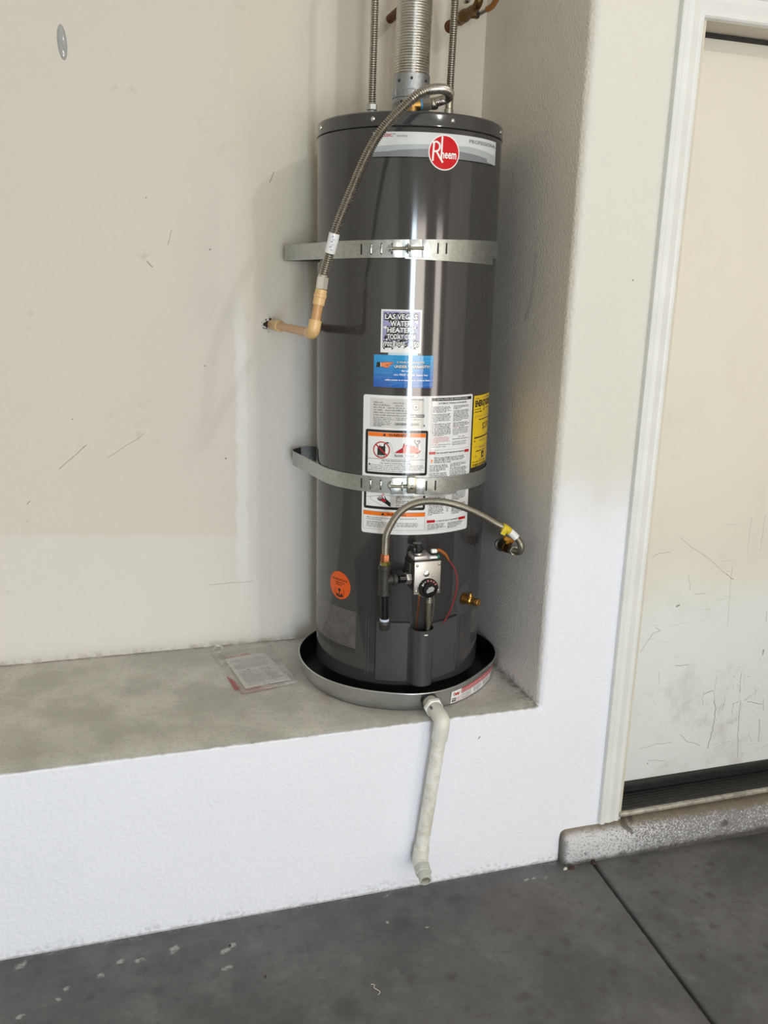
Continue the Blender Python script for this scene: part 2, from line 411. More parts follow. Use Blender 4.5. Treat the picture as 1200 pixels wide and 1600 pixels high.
M['galv'] = mat_galv('galvanised_strap', rgb(196, 200, 198), 0.34, 0.28)
M['vent'] = mat_galv('aluminium_duct', rgb(206, 203, 196), 0.24, 0.12, 60.0)
M['collar'] = mat_galv('galvanised_collar', rgb(176, 180, 182), 0.42, 0.3)
M['hood'] = mat_galv('draft_hood_zinc', rgb(150, 152, 152), 0.5, 0.25)
M['steel'] = mat_galv('stainless_hose', rgb(176, 171, 163), 0.22, 0.1, 80.0)
M['braid'] = mat_galv('braided_gas_hose', rgb(166, 162, 150), 0.33, 0.2, 300.0)
M['galv2'] = mat_galv('bright_galvanised_plate', rgb(214, 216, 214), 0.26, 0.15)
M['zinc'] = mat_galv('zinc_bolt', rgb(190, 186, 170), 0.3, 0.2)
M['cast'] = mat_galv('cast_zinc_valve', rgb(200, 196, 192), 0.42, 0.15, 40.0)
M['chrome'] = mat_galv('bright_nut', rgb(226, 226, 224), 0.15, 0.08)
M['brass'] = mat_galv('brass', rgb(190, 148, 84), 0.32, 0.2)
M['brass2'] = mat_galv('aged_brass', rgb(128, 98, 58), 0.4, 0.35)
M['brassnut'] = mat_galv('yellow_passivated_nut', rgb(178, 168, 92), 0.28, 0.2)
M['copper'] = mat_galv('copper', rgb(176, 116, 84), 0.3, 0.3)
M['copper_old'] = mat_galv('brown_copper_pipe', rgb(120, 78, 58), 0.5, 0.3)
M['iron'] = simple('malleable_iron', rgb(62, 60, 58), 0.5, 0.5, var=0.2, scale=60, bump=0.15)
M['blackpipe'] = simple('black_pipe_lacquer', rgb(16, 16, 17), 0.22, 0.0, var=0.2, scale=40)
M['teflon'] = simple('white_thread_tape', rgb(190, 205, 226), 0.5, var=0.1, scale=200)
M['blue'] = simple('blue_thread_seal', rgb(66, 132, 182), 0.5)


def mat_pan():
    n = NT('aluminium_drain_pan')
    c = n.mix(n.noise(14.0, 4.0), rgb(180, 182, 184), rgb(228, 230, 232))
    sp = n.step(n.voro(150.0), 0.10, 0.16, 1.0, 0.0); ar = n.step(n.noise(9.0, 2.0), 0.48, 0.56)
    k = n.math('MULTIPLY', sp, ar)
    return n.done(n.mix(k, c, rgb(236, 236, 234)), n.math('MULTIPLY_ADD', k, 0.3, 0.32), n.math('SUBTRACT', 1.0, k), n.bump(n.noise(25.0, 3.0), 0.15, 0.002))


M['pan'] = mat_pan()
M['panin'] = simple('shaded_pan_inside', rgb(20, 20, 21), 0.35, 0.0, var=0.5, scale=12)  # shade inside the metal pan, put into the colour of its wall and floor
M['cpvc'] = simple('tan_cpvc', rgb(216, 178, 124), 0.32, var=0.05, scale=30)
M['cpvc2'] = simple('tan_cpvc_pipe', rgb(196, 150, 98), 0.35, var=0.06, scale=30)


def mat_pvc():
    n = NT('dusty_white_pvc'); x, y, z = n.xyz()
    d = n.step(n.noise(30.0, 5.0, 0.7), 0.40, 0.66)
    c = n.mix(n.math('MULTIPLY', d, 0.55), rgb(228, 227, 222), rgb(178, 170, 152))
    return n.done(c, 0.4, normal=n.bump(n.noise(80.0, 3.0), 0.1, 0.001))


M['pvc'] = mat_pvc()
M['pvc2'] = simple('grey_white_pvc', rgb(188, 189, 182), 0.42, var=0.05, scale=40)
M['pvc3'] = simple('clean_white_pvc', rgb(214, 213, 206), 0.38, var=0.04, scale=30)
M['pvcnut'] = simple('bright_white_pvc', rgb(240, 240, 236), 0.4)
M['hollow'] = simple('pipe_bore', rgb(120, 112, 96), 0.8)
M['black'] = simple('black_plastic', rgb(22, 22, 23), 0.35)
M['blackgloss'] = simple('black_dial', rgb(14, 14, 15), 0.25)
M['green'] = simple('green_button', rgb(16, 110, 84), 0.4)
M['redwire'] = simple('red_wire', rgb(150, 44, 50), 0.45)
M['orangewire'] = simple('orange_sleeve', rgb(152, 88, 30), 0.45)
M['yellowtag'] = simple('yellow_tag', rgb(208, 186, 44), 0.45, var=0.15, scale=60)
M['yellowh'] = simple('amber_handle', rgb(186, 126, 28), 0.45)
M['browngrip'] = simple('brown_handle_grip', rgb(158, 104, 46), 0.5, var=0.1, scale=60)
# label inks
LW = dict(rough=0.15, spec=0.6)
M['paper'] = simple('label_white', rgb(228, 229, 230), **LW)
M['paper2'] = simple('label_grey_panel', rgb(206, 205, 202), **LW)
M['ink'] = simple('ink_black', rgb(22, 22, 24), **LW)
M['ink2'] = simple('ink_grey', rgb(96, 96, 98), **LW)
M['ink3'] = simple('ink_light_grey', rgb(150, 150, 152), **LW)
M['inkred'] = simple('ink_red', rgb(178, 24, 34), **LW)
M['inkpink'] = simple('ink_pink', rgb(196, 116, 116), **LW)
M['flame'] = simple('ink_flame_pink', rgb(232, 150, 138), **LW)
M['inkorange'] = simple('ink_orange', rgb(236, 118, 24), **LW)
M['orangedisc'] = simple('orange_disc', rgb(222, 88, 12), 0.35)
M['yellow'] = simple('label_yellow', rgb(228, 192, 24), **LW)
M['silver'] = simple('label_silver', rgb(206, 209, 210), 0.25)
M['silver2'] = simple('label_silver_mid', rgb(170, 176, 178), 0.25)
M['silver3'] = simple('label_silver_dark', rgb(124, 126, 130), 0.25)
M['badge'] = simple('badge_red', rgb(198, 16, 30), 0.2)
M['white'] = simple('print_white', rgb(240, 240, 240), **LW)
M['purple'] = simple('sticker_lavender', rgb(150, 152, 190), **LW)
M['purple2'] = simple('sticker_slate', rgb(92, 94, 132), **LW)


def mat_blue_sticker():
    n = NT('blue_sticker_print'); x, y, z = n.xyz()
    g = n.step(z, 0.838, 0.918)
    c = n.mix(g, rgb(24, 84, 176), rgb(38, 146, 206))
    st = n.step(n.noise(20.0, 3.0, 0.5, n.vmath('MULTIPLY', n.P, (1.0, 1.0, 14.0))), 0.5, 0.75)
    c = n.mix(n.math('MULTIPLY', st, 0.45), c, rgb(84, 176, 226))
    return n.done(c, 0.12, spec=0.7)


M['bluestk'] = mat_blue_sticker()
M['skin'] = simple('print_hand', rgb(226, 130, 84), **LW)
M['clear'] = simple('clear_tape', rgb(190, 214, 224), 0.2)


def mat_clear(name, tint, alpha, rough):
    n = NT(name)
    tr = n.t.nodes.new('ShaderNodeBsdfTransparent'); mx = n.t.nodes.new('ShaderNodeMixShader')
    tr.inputs[0].default_value = (0.96, 0.96, 0.96, 1)
    out = n.t.nodes['Material Output']
    n.done(tint, rough, 0.0, n.bump(n.noise(28.0, 4.0), 0.5, 0.006), 0.6)
    wr = n.step(n.noise(16.0, 4.0, 0.65), 0.45, 0.72, alpha, min(1.0, alpha + 0.28))
    n.t.links.new(wr, mx.inputs[0]); n.t.links.new(tr.outputs[0], mx.inputs[1]); n.t.links.new(n.b.outputs[0], mx.inputs[2])
    n.t.links.new(mx.outputs[0], out.inputs[0])
    return n.m


M['bag'] = mat_clear('clear_plastic_bag', rgb(232, 231, 228), 0.14, 0.16)
M['gel'] = simple('clear_soft_plastic', rgb(204, 206, 204), 0.08, 0.0, spec=0.6, Transmission_Weight=0.35)
M['sheet'] = simple('printed_sheet', rgb(232, 232, 230), 0.6, var=0.03, scale=20)
M['leaf'] = simple('dry_leaf_litter', rgb(62, 46, 38), 0.8, var=0.5, scale=90)
M['chip'] = simple('pale_chip', rgb(205, 200, 190), 0.7)
M['thread'] = simple('pale_thread', rgb(206, 200, 188), 0.7)


# ------------------------------------------------------------------ mesh helpers
def frame(ax):
    ax = Vector(ax).normalized()
    u = ax.cross(Vector((0, 0, 1)))
    if u.length < 1e-4:
        u = Vector((1, 0, 0))
    u.normalize()
    return ax, u, ax.cross(u).normalized()


class MB:
    def __init__(self, off=(0, 0, 0)):
        self.v = []; self.f = []; self.mi = []; self.k = 0; self.off = Vector(off)

    def add(self, vs, fs):
        b = len(self.v)
        self.v += [Vector(p) for p in vs]
        for f in fs:
            self.f.append([i + b for i in f]); self.mi.append(self.k)

    def box(self, lo, hi, bev=0.0, rot=None, seg=2):
        lo = Vector(lo); hi = Vector(hi); c = (lo + hi) / 2; s = hi - lo
        bm = bmesh.new(); bmesh.ops.create_cube(bm, size=1.0)
        bmesh.ops.scale(bm, vec=s, verts=bm.verts)
        if bev:
            bmesh.ops.bevel(bm, geom=bm.edges[:], offset=bev, segments=seg, affect='EDGES', profile=0.5)
        m = Matrix.Translation(c) @ (rot.to_4x4() if rot is not None else Matrix())
        self.bm(bm, m)

    def bm(self, bm, m=None):
        bm.verts.index_update()
        vs = [(m @ v.co) if m is not None else v.co.copy() for v in bm.verts]
        self.add(vs, [[v.index for v in f.verts] for f in bm.faces]); bm.free()

    def rings(self, rings, cap0=True, cap1=True, close=False):
        n = len(rings[0]); vs = [p for r in rings for p in r]; fs = []
        m = len(rings)
        for i in range(m if close else m - 1):
            a, b = i * n, ((i + 1) % m) * n
            for j in range(n):
                k = (j + 1) % n
                fs.append([a + j, a + k, b + k, b + j])
        if not close:
            if cap0: fs.append(list(range(n))[::-1])
            if cap1: fs.append([(m - 1) * n + j for j in range(n)])
        self.add(vs, fs)

    def lathe(self, prof, p0, axis, n=32, cap0=True, cap1=True):
        a, u, w_ = frame(axis); p0 = Vector(p0)
        rs = []
        for r, t in prof:
            rs.append([p0 + a * t + (u * math.cos(2 * math.pi * j / n) + w_ * math.sin(2 * math.pi * j / n)) * r for j in range(n)])
        self.rings(rs, cap0, cap1)

    def cyl(self, p0, p1, r, r1=None, n=24, bev=0.0, cap0=True, cap1=True):
        p0 = Vector(p0); p1 = Vector(p1); L = (p1 - p0).length; r1 = r if r1 is None else r1
        pr = [(r, 0), (r1, L)]
        if bev:
            pr = [(r - bev, 0), (r, bev), (r1, L - bev), (r1 - bev, L)]
        self.lathe(pr, p0, p1 - p0, n, cap0, cap1)

    def hexa(self, p0, p1, r, bev=0.0008):
        p0 = Vector(p0); p1 = Vector(p1); L = (p1 - p0).length
        self.lathe([(r - bev, 0), (r, bev), (r, L - bev), (r - bev, L)], p0, p1 - p0, 6)

    def tube(self, pts, rad, n=12, cap0=True, cap1=True):
        """pts dense polyline, rad a number or a list"""
        pts = [Vector(p) for p in pts]; m = len(pts)
        t0 = (pts[1] - pts[0]).normalized(); _, u, w_ = frame(t0); rs = []
        for i in range(m):
            t = (pts[min(i + 1, m - 1)] - pts[max(i - 1, 0)]).normalized()
            u = (u - t * u.dot(t)).normalized(); w_ = t.cross(u)
            r = rad[i] if isinstance(rad, (list, tuple)) else rad
            rs.append([pts[i] + (u * math.cos(2 * math.pi * j / n) + w_ * math.sin(2 * math.pi * j / n)) * r for j in range(n)])
        self.rings(rs, cap0, cap1)

    def sphere(self, c, r, n=16, sz=(1, 1, 1)):
        bm = bmesh.new(); bmesh.ops.create_uvsphere(bm, u_segments=n, v_segments=n // 2 + 1, radius=r)
        self.bm(bm, Matrix.Translation(Vector(c)) @ Matrix.Diagonal((*sz, 1)))

    def prism(self, poly, z0, z1, axis='z'):
        n = len(poly)
        def P(a, b, c):
            return {'z': (a, b, c), 'y': (a, c, b), 'x': (c, a, b)}[axis]
        vs = [P(x, y, z0) for x, y in poly] + [P(x, y, z1) for x, y in poly]
        fs = [list(range(n))[::-1], list(range(n, 2 * n))]
        for i in range(n):
            j = (i + 1) % n; fs.append([i, j, n + j, n + i])
        self.add(vs, fs)

    def build(self, name, mats, parent=None, smooth=35.0):
        me = bpy.data.meshes.new(name)
        me.from_pydata([tuple(p - self.off) for p in self.v], [], self.f)
        mats = mats if isinstance(mats, (list, tuple)) else [mats]
        for m in mats:
            me.materials.append(m)
        me.polygons.foreach_set('material_index', self.mi)
        bm = bmesh.new(); bm.from_mesh(me); bmesh.ops.recalc_face_normals(bm, faces=bm.faces); bm.to_mesh(me); bm.free()
        if smooth:
            me.polygons.foreach_set('use_smooth', [True] * len(me.polygons))
            me.set_sharp_from_angle(angle=R_(smooth))
        o = bpy.data.objects.new(name, me); col.objects.link(o)
        if parent is not None:
            o.parent = parent
        return o


def tag(o, label=None, cat=None, group=None, kind=None):
    if label: o['label'] = label
    if cat: o['category'] = cat
    if group: o['group'] = group
    if kind: o['kind'] = kind
    return o


def empty(name, loc=(0, 0, 0), rot=(0, 0, 0), label=None, cat=None, group=None):
    o = bpy.data.objects.new(name, None); col.objects.link(o)
    o.empty_display_size = 0.05; o.location = loc; o.rotation_euler = rot
    return tag(o, label, cat, group)


def catmull(P, step):
    P = [Vector(p) for p in P]; Q = [P[0] * 2 - P[1]] + P + [P[-1] * 2 - P[-2]]; out = []
    for i in range(1, len(Q) - 2):
        a, b, c, d = Q[i - 1:i + 3]
        for k in range(24):
            t = k / 24.0
            out.append(0.5 * ((2 * b) + (c - a) * t + (2 * a - 5 * b + 4 * c - d) * t * t + (3 * b - a - 3 * c + d) * t ** 3))
    out.append(P[-1])
    # resample
    res = [out[0]]; need = step
    for a, b in zip(out, out[1:]):
        L = (b - a).length; pos = 0.0
        while L - pos >= need:
            pos += need; res.append(a + (b - a) * (pos / L)); need = step
        need -= (L - pos)
    if (res[-1] - out[-1]).length > step * 0.3:
        res.append(out[-1])
    return res


def corrugated(mb, P, r, pitch, depth, n=14):
    q = catmull(P, pitch / 4)
    pat = (0.0, 0.75, 1.0, 0.75)
    mb.tube(q, [r - depth * (1 - pat[i % 4]) for i in range(len(q))], n)


# ------------------------------------------------------------------ setting
def struct(o):
    o['kind'] = 'structure'; return o


XL, XR, YB = -3.2, 3.0, -5.2
# floor: bed plus two concrete slabs parted by a control joint
mb = MB(); mb.box((XL - 0.1, YB - 0.1, -0.20), (XR + 0.1, 0.12, -0.014)); floor = struct(mb.build('floor', M['groove']))
JT, JB = (0.1975, 0.02), (-0.0890, YB)


def slab(poly, zf):
    bm = bmesh.new()
    vs = [bm.verts.new((x, y, 0)) for x, y in poly]; f = bm.faces.new(vs)
    r = bmesh.ops.extrude_face_region(bm, geom=[f])
    up = [g for g in r['geom'] if isinstance(g, bmesh.types.BMVert)]
    for v in bm.verts: v.co.z = -0.16
    for v in up: v.co.z = 0.0
    bmesh.ops.recalc_face_normals(bm, faces=bm.faces)
    te = [e for e in bm.edges if all(abs(v.co.z) < 1e-6 for v in e.verts)]
    bmesh.ops.bevel(bm, geom=te, offset=0.008, segments=3, affect='EDGES', profile=0.5)
    for v in bm.verts:
        if v.co.z > -0.02: v.co.z += zf(v.co.x)
    m = MB(); m.bm(bm); return m.build('slab', M['floor'], floor)


g = 0.005
slab([(XL, YB), (JB[0] - g, YB), (JT[0] - g, 0.02), (XL, 0.02)], lambda x: 0.0)
slab([(JB[0] + g, YB), (XR, YB), (XR, 0.02), (JT[0] + g, 0.02)], lambda x: -0.022 * max(0.0, x - 0.19))

# lower front wall and the raised slab
mb = MB()
mb.box((XL, 0.0, -0.1), (0.0, 0.12, H - 0.0005), 0.0)
bmv = [v for v in mb.v]
wall_front = MB()
zt = H - 0.001
wall_front.rings([[Vector((x, y, z + (0.0027 * x if z > 0 else 0))) for y, z in ((0.0, -0.1), (0.11, -0.1), (0.11, zt - 0.014), (0.014, zt - 0.014), (0.008, zt - 0.0030), (0.003, zt - 0.0040), (0.0, zt - 0.008))] for x in (XL, 0.0)])
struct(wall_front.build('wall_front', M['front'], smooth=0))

mb = MB()
nx, ny = 90, 26
vs = []; fs = []
for i in range(nx + 1):
    for j in range(ny + 1):
        x = XL + (0.004 - XL) * (i / nx) ** 0.6; y = 0.006 + (D + 0.01 - 0.006) * j / ny
        z = H + 0.0045 * x * 0.6 + random.uniform(-0.0006, 0.0006)
        if j == 0: z -= 0.003 + random.uniform(0, 0.002)
        vs.append((x, y, z))
for i in range(nx):
    for j in range(ny):
        a = i * (ny + 1) + j; fs.append([a, a + ny + 1, a + ny + 2, a + 1])
mb.add(vs, fs)
mb.box((XL, 0.012, 0.2), (0.0, D, H - 0.012))
struct(mb.build('raised_slab', M['ledge'], smooth=60))

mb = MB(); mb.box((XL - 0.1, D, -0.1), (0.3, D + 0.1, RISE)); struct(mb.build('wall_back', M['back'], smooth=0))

# right return wall and pilaster with its rounded corner
rb = 0.024
arc = [(rb - rb * math.cos(t), rb - rb * math.sin(t)) for t in [math.pi / 2 * k / 10 for k in range(11)]]
mb = MB()
prof = [(0.0, D), ] + arc + [(0.225, 0.0), (0.225, D)]
nz = 40; zs = [-0.1, H - 0.05, H - 0.022, H - 0.016, H - 0.010, H - 0.004, H + 0.002] + [H + 0.01 + (RISE - H - 0.01) * k / nz for k in range(nz + 1)]
rings = []
for z in zs:      # square below the slab, rounded above it
    k = min(1.0, max(0.0, (z - (H - 0.018)) / 0.018)); k = k * k * (3 - 2 * k)
    rings.append([Vector((x, y * k if i_ and i_ < len(prof) - 2 else y, z)) for i_, (x, y) in enumerate(prof)])
mb.rings(rings)
for i, f in enumerate(mb.f):
    c = sum((mb.v[k] for k in f), Vector()) / len(f)
    mb.mi[i] = 1 if (len(f) == 4 and c.x < 0.004 and c.z > H) else 0
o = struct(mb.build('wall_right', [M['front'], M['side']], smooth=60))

# wall over the door and beyond it, the rest of the garage
mb = MB()
mb.prism([(0.225, 2.20), (1.22, 2.20), (1.22, -0.1), (XR, -0.1), (XR, RISE), (0.225, RISE)], 0.0, 0.14, 'y')
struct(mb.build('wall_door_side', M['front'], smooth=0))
mb = MB(); mb.box((XL - 0.1, YB, -0.1), (XL, D, RISE)); struct(mb.build('wall_left', M['plain'], smooth=0))
mb = MB(); mb.box((XR, YB, -0.1), (XR + 0.1, 0.14, RISE)); struct(mb.build('wall_far_right', M['plain'], smooth=0))
mb = MB()
for lo, hi in [((XL, 2.18), (XR, RISE)), ((XL, -0.1), (-1.56, 2.18)), ((0.12, -0.1), (1.41, 2.18)), ((2.29, -0.1), (XR, 2.18))]:
    mb.box((lo[0], YB - 0.1, lo[1]), (hi[0], YB, hi[1]))
struct(mb.build('wall_rear', M['plain'], smooth=0))
mb = MB(); mb.box((XL - 0.1, YB - 0.1, RISE), (XR + 0.1, D + 0.1, RISE + 0.1)); struct(mb.build('ceiling', M['ceil'], smooth=0))


# door casing: moulded board swept up the side and across the head
def casing(name, p0, p1, inward, parent=None):
    """profile across: 0 = outer edge, 0.066 = inner edge; depth towards the viewer is -y"""
    prof = [(0.0, 0.0), (0.0, -0.016), (0.003, -0.018), (0.012, -0.018), (0.016, -0.0135), (0.021, -0.0135), (0.030, -0.016), (0.050, -0.0105), (0.054, -0.0125), (0.060, -0.0125), (0.064, -0.009), (0.066, 0.0)]
    return prof


mb = MB()
prof = casing('', None, None, None)
xo, xi, zi, zb = 0.2155, 0.2815, 2.183, 0.106
rings = [[Vector((xo + s, d, zb)) for s, d in prof],
         [Vector((xo + s, d, zi + 0.066 - s)) for s, d in prof]]
mb.rings(rings)
struct(mb.build('trim_1', M['trim'], smooth=20))
mb = MB()
rings = [[Vector((xo + s, d, zi + 0.066 - s)) for s, d in prof],
         [Vector((1.29 - s, d, zi + 0.066 - s)) for s, d in prof]]
mb.rings(rings)
struct(mb.build('trim_2', M['trim'], smooth=20))
# jamb (side, head) with stop
mb = MB()
mb.prism([(0.225, 0.10), (0.292, 0.10), (0.292, 2.182), (1.213, 2.182), (1.213, 0.10), (1.28, 0.10), (1.28, 2.24), (0.225, 2.24)], 0.0005, 0.139, 'y')
struct(mb.build('trim_3', M['trim_under'], smooth=0))
YD = 0.085
mb = MB(); mb.box((0.2925, YD, 0.150), (1.2125, YD + 0.045, 2.172), 0.002)
door = struct(mb.build('door_1', M['door'], smooth=30))
mb = MB(); mb.box((0.2925, YD - 0.006, 2.1725), (1.2125, YD + 0.03, 2.1815)); mb.build('weather_strip', M['rubber'], door)
for k in range(3):
    mb = MB(); mb.box((0.2925, YD - 0.010 + 0.002 * k, 0.150 - 0.0075 * k - 0.0075), (1.2125, YD + 0.03, 0.163 - 0.0075 * k), 0.0015); mb.build('door_sweep', M['rubber'], door)
mb = MB()
mb.box((0.2925, 0.004, 0.112), (1.2125, 0.14, 0.1275), 0.002)
th = struct(mb.build('door_threshold', M['rubber'], smooth=30))
for k in range(5):
    mb = MB(); mb.box((0.2925, 0.014 + 0.013 * k, 0.127), (1.2125, 0.021 + 0.013 * k, 0.1295), 0.001); mb.build('tread_rib', M['rubber'], th)
mb = MB(); mb.box((0.2815, -0.010, 0.113), (1.2125, 0.004, 0.1245), 0.002); mb.build('threshold_edge', M['alu_dirty'], th)

# concrete curb under the door, rounded, chipped
mb = MB()
cp = [(-0.020, -0.03), (-0.030, -0.006), (-0.035, 0.03), (-0.035, 0.050), (-0.032, 0.066), (-0.025, 0.078), (-0.013, 0.089), (0.002, 0.099), (0.03, 0.110), (0.13, 0.112), (0.13, -0.03)]
nxc = 150; rings = []
from mathutils import noise as mnoise
for i in range(nxc + 1):
    x = 0.098 + (XR - 0.098) * (i / nxc) ** 1.7
    e = min(1.0, (x - 0.098) / 0.022); e = math.sqrt(max(0.0, 1 - (1 - e) ** 2))
    ring = []
    for k, (y, z) in enumerate(cp):
        dn = mnoise.noise(Vector((x * 22, y * 40, z * 40))) * 0.0035 + mnoise.noise(Vector((x * 70, y * 90, z * 90))) * 0.0016
        yy = y if y > 0.02 else (0.03 + (y - 0.03) * (0.62 + 0.38 * e) + dn)
        zz = z if z < 0 else z * (0.93 + 0.07 * e) + (dn * 0.6 if z > 0.02 else 0)
        zz -= 0.02 * max(0, x - 0.19) if z > 0 else 0.0
        ring.append(Vector((x + (dn if i else dn * 0.5), yy, zz)))
    rings.append(ring)
mb.rings(rings)
struct(mb.build('concrete_curb', M['curb'], smooth=50))

# ------------------------------------------------------------------ water heater
ROT = (-0.0018357, -0.0070625, 0.0)
TM = Euler(ROT, 'XYZ').to_matrix()
O = Vector((TX, TY, H))


def loc(P):      # world -> heater frame
    return TM.transposed() @ (Vector(P) - O)


heater = empty('water_heater', O, ROT, 'tall dark grey gas tank water heater covered in labels, standing in a round metal pan', 'water heater')


def W(s, z, r):   # arc length on the jacket (0 = front), height, radius
    t = s / RT
    return Vector((r * math.sin(t), -r * math.cos(t), z))


def shell(mb, s0, s1, z0, z1, r, th=0.001, n=None, fz=None):
    n = n or max(2, int(abs(s1 - s0) / 0.010))
    fz = fz or (lambda s: 0.0)
    rs = []
    for i in range(n + 1):
        s = s0 + (s1 - s0) * i / n; dz = fz(s)
        rs.append([W(s, z0 + dz, r), W(s, z1 + dz, r), W(s, z1 + dz, r + th), W(s, z0 + dz, r + th)])
    mb.rings(rs)


mb = MB()
mb.lathe([(0.0, 0.046), (RT - 0.004, 0.046), (RT, 0.050), (RT, 1.4290), (RT - 0.002, 1.4315), (0.0, 1.4315)], (0, 0, 0), (0, 0, 1), 128, False, False)
mb.build('jacket', M['jacket'], heater, 30)
mb = MB(); mb.lathe([(0.206, 0.004), (0.206, 0.047)], (0, 0, 0), (0, 0, 1), 64); mb.build('skirt', M['seam'], heater)
mb = MB()
rl = RT + 0.0016
mb.lathe([(RT - 0.003, 1.4318), (rl, 1.4322), (rl + 0.0006, 1.4335), (rl, 1.437), (rl, 1.4570), (rl - 0.0015, 1.4615), (rl - 0.005, 1.4645), (rl - 0.012, 1.4650), (0.0, 1.4650)], (0, 0, 0), (0, 0, 1), 128, False, False)
lid = mb.build('lid', M['jacket'], heater, 30)
for th in (-86.0, -39.8, 6.3, 54.0):
    mb = MB(); t = R_(th); d = Vector((math.sin(t), -math.cos(t), 0)); p = d * rl + Vector((0, 0, 1.4475))
    mb.lathe([(0.0052, 0.0), (0.005, 0.0012), (0.0034, 0.0028), (0.0012, 0.0034)], p, d, 14)
    mb.build('screw', M['chrome'], lid)

# draft hood, nipples
mb = MB()
mb.lathe([(0.075, 1.4652), (0.072, 1.470), (0.058, 1.480), (0.049, 1.497), (0.046, 1.507), (0.0455, 1.520)], (0, 0, 0), (0, 0, 1), 40)
mb.build('draft_hood', M['hood'], heater)
for xw, r, zt_, m in ((-0.4065, 0.0125, 1.497, 'collar'), (-0.2035, 0.0118, 1.516, 'zinc')):
    p = loc((xw, 0.337, H + 1.466)); mb = MB()
    mb.cyl((p.x, p.y, 1.4652), (p.x, p.y, zt_), r, n=20, bev=0.001)
    mb.build('water_nipple', M[m], heater)

# relief valve on the lid
pv = loc((-0.345, 0.205, 1.984)); pe = loc((-0.281, 0.196, 1.992))
ax = (pe - pv).normalized(); rv = empty('relief_valve'); rv.parent = heater
mb = MB(); mb.cyl((pv.x, pv.y, 1.4652), (pv.x, pv.y, pv.z + 0.012), 0.013, n=20, bev=0.001); mb.cyl(pv - ax * 0.006, pv + ax * 0.018, 0.0135, n=20, bev=0.001)
mb.sphere((pv.x, pv.y, pv.z + 0.012), 0.013); mb.build('valve_body', M['brass'], rv)
mb = MB(); mb.cyl(pv + ax * 0.018, pv + ax * 0.0225, 0.0128, n=20); mb.build('thread_seal', M['blue'], rv)
mb = MB(); mb.hexa(pv + ax * 0.0225, pv + ax * 0.044, 0.0145); mb.lathe([(0.012, 0.0), (0.0135, 0.002), (0.0135, 0.012), (0.0118, 0.016)], pv + ax * 0.044, ax, 20)
mb.build('union_nut', M['braid'], rv)

# perforated combustion air grilles
def grille(s0, s1, z0, z1, dark_rows, skew):
    a = MB(); pitch = 0.0043; row = 0
    z = z0
    while z < z1:
        s = s0 + (pitch / 2 if row % 2 else 0)
        while s < s1:
            a.k = 1 if row < dark_rows + int(4 * max(0.0, (s0 + 0.05 - s) / 0.05)) else 0
            vs = [W(s + 0.00125 * math.cos(q), z + 0.00125 * math.sin(q), RT + 0.0002) for q in [k * math.pi / 3 for k in range(6)]]
            a.add(vs, [list(range(6))]); s += pitch
        z += pitch * 0.87; row += 1
    o = a.build('air_grille', [M['holes'], M['hole_dark']], heater, 0); o['kind'] = 'stuff'
    return o


grille(-0.395, -0.187, 0.125, 0.242, 4, 0)
grille(0.176, 0.385, 0.122, 0.222, 6, 0)
# ribs pressed in the skirt, dark slots
for s, hw, za, zb_, d_ in ((-0.1565, 0.0016, 0.072, 0.232, 0.0016), (-0.1495, 0.0016, 0.072, 0.232, 0.0016), (0.118, 0.0012, 0.075, 0.215, 0.001)):
    mb = MB(); shell(mb, s - hw, s + hw, za, zb_, RT, d_, 2); mb.build('pressed_rib', M['jacket2'], heater)
for sa, sb, za, zb_, rr in ((-0.1318, -0.1304, 0.078, 0.236, RT), (0.0945, 0.0960, 0.095, 0.150, RT + 0.003), (0.1015, 0.1025, 0.095, 0.145, RT)):
    mb = MB(); shell(mb, sa, sb, za, zb_, rr, 0.0006, 2); mb.build('seam_slot', M['seam'], heater)

# burner access panel with its half round cover
panel = empty('access_panel'); panel.parent = heater
mb = MB()
shell(mb, -0.128, -0.040, 0.062, 0.226, RT + 0.0012, 0.0022); mb.build('panel_sheet', M['jacket2'], panel)
mb = MB(); shell(mb, 0.019, 0.100, 0.062, 0.220, RT + 0.0012, 0.0022, fz=lambda s: 0.10 * (s - 0.019) if s > 0 else 0)
mb.build('panel_sheet', M['jacket2'], panel)
mb = MB(); shell(mb, -0.116, -0.042, 0.2265, 0.2290, RT, 0.0042); mb.build('panel_gap', M['seam'], panel)
mb = MB(); shell(mb, 0.020, 0.098, 0.2205, 0.2235, RT, 0.0042, fz=lambda s: 0.10 * (s - 0.019)); mb.build('panel_gap', M['seam'], panel)
mb = MB()
cx, cy, cr = -0.0095, -0.2400, 0.0300
outer, inner = [], []
for k in range(21):
    t = math.pi * k / 20
    outer.append((cx - cr * math.cos(t), cy - cr * 0.98 * math.sin(t))); inner.append((cx - (cr - 0.0022) * math.cos(t), cy - (cr - 0.0022) * 0.98 * math.sin(t)))
outer = [(cx - cr - 0.008, cy + 0.012)] + outer + [(cx + cr + 0.008, cy + 0.012)]
inner = [(cx - cr - 0.006, cy + 0.014)] + inner + [(cx + cr + 0.006, cy + 0.014)]
poly = outer + inner[::-1]
mb.rings([[Vector((x, y, z)) for x, y in poly] for z in (0.060, 0.0615, 0.213, 0.2145)], False, False)
n_ = len(poly); h_ = len(outer)
for zi_, z in ((0, 0.060), (1, 0.2145)):
    vs = [(x, y, z) for x, y in poly]
    mb.add(vs, [[i, i + 1, n_ - 2 - i, n_ - 1 - i] for i in range(h_ - 1)])
mb.build('burner_cover', M['jacket2'], panel)
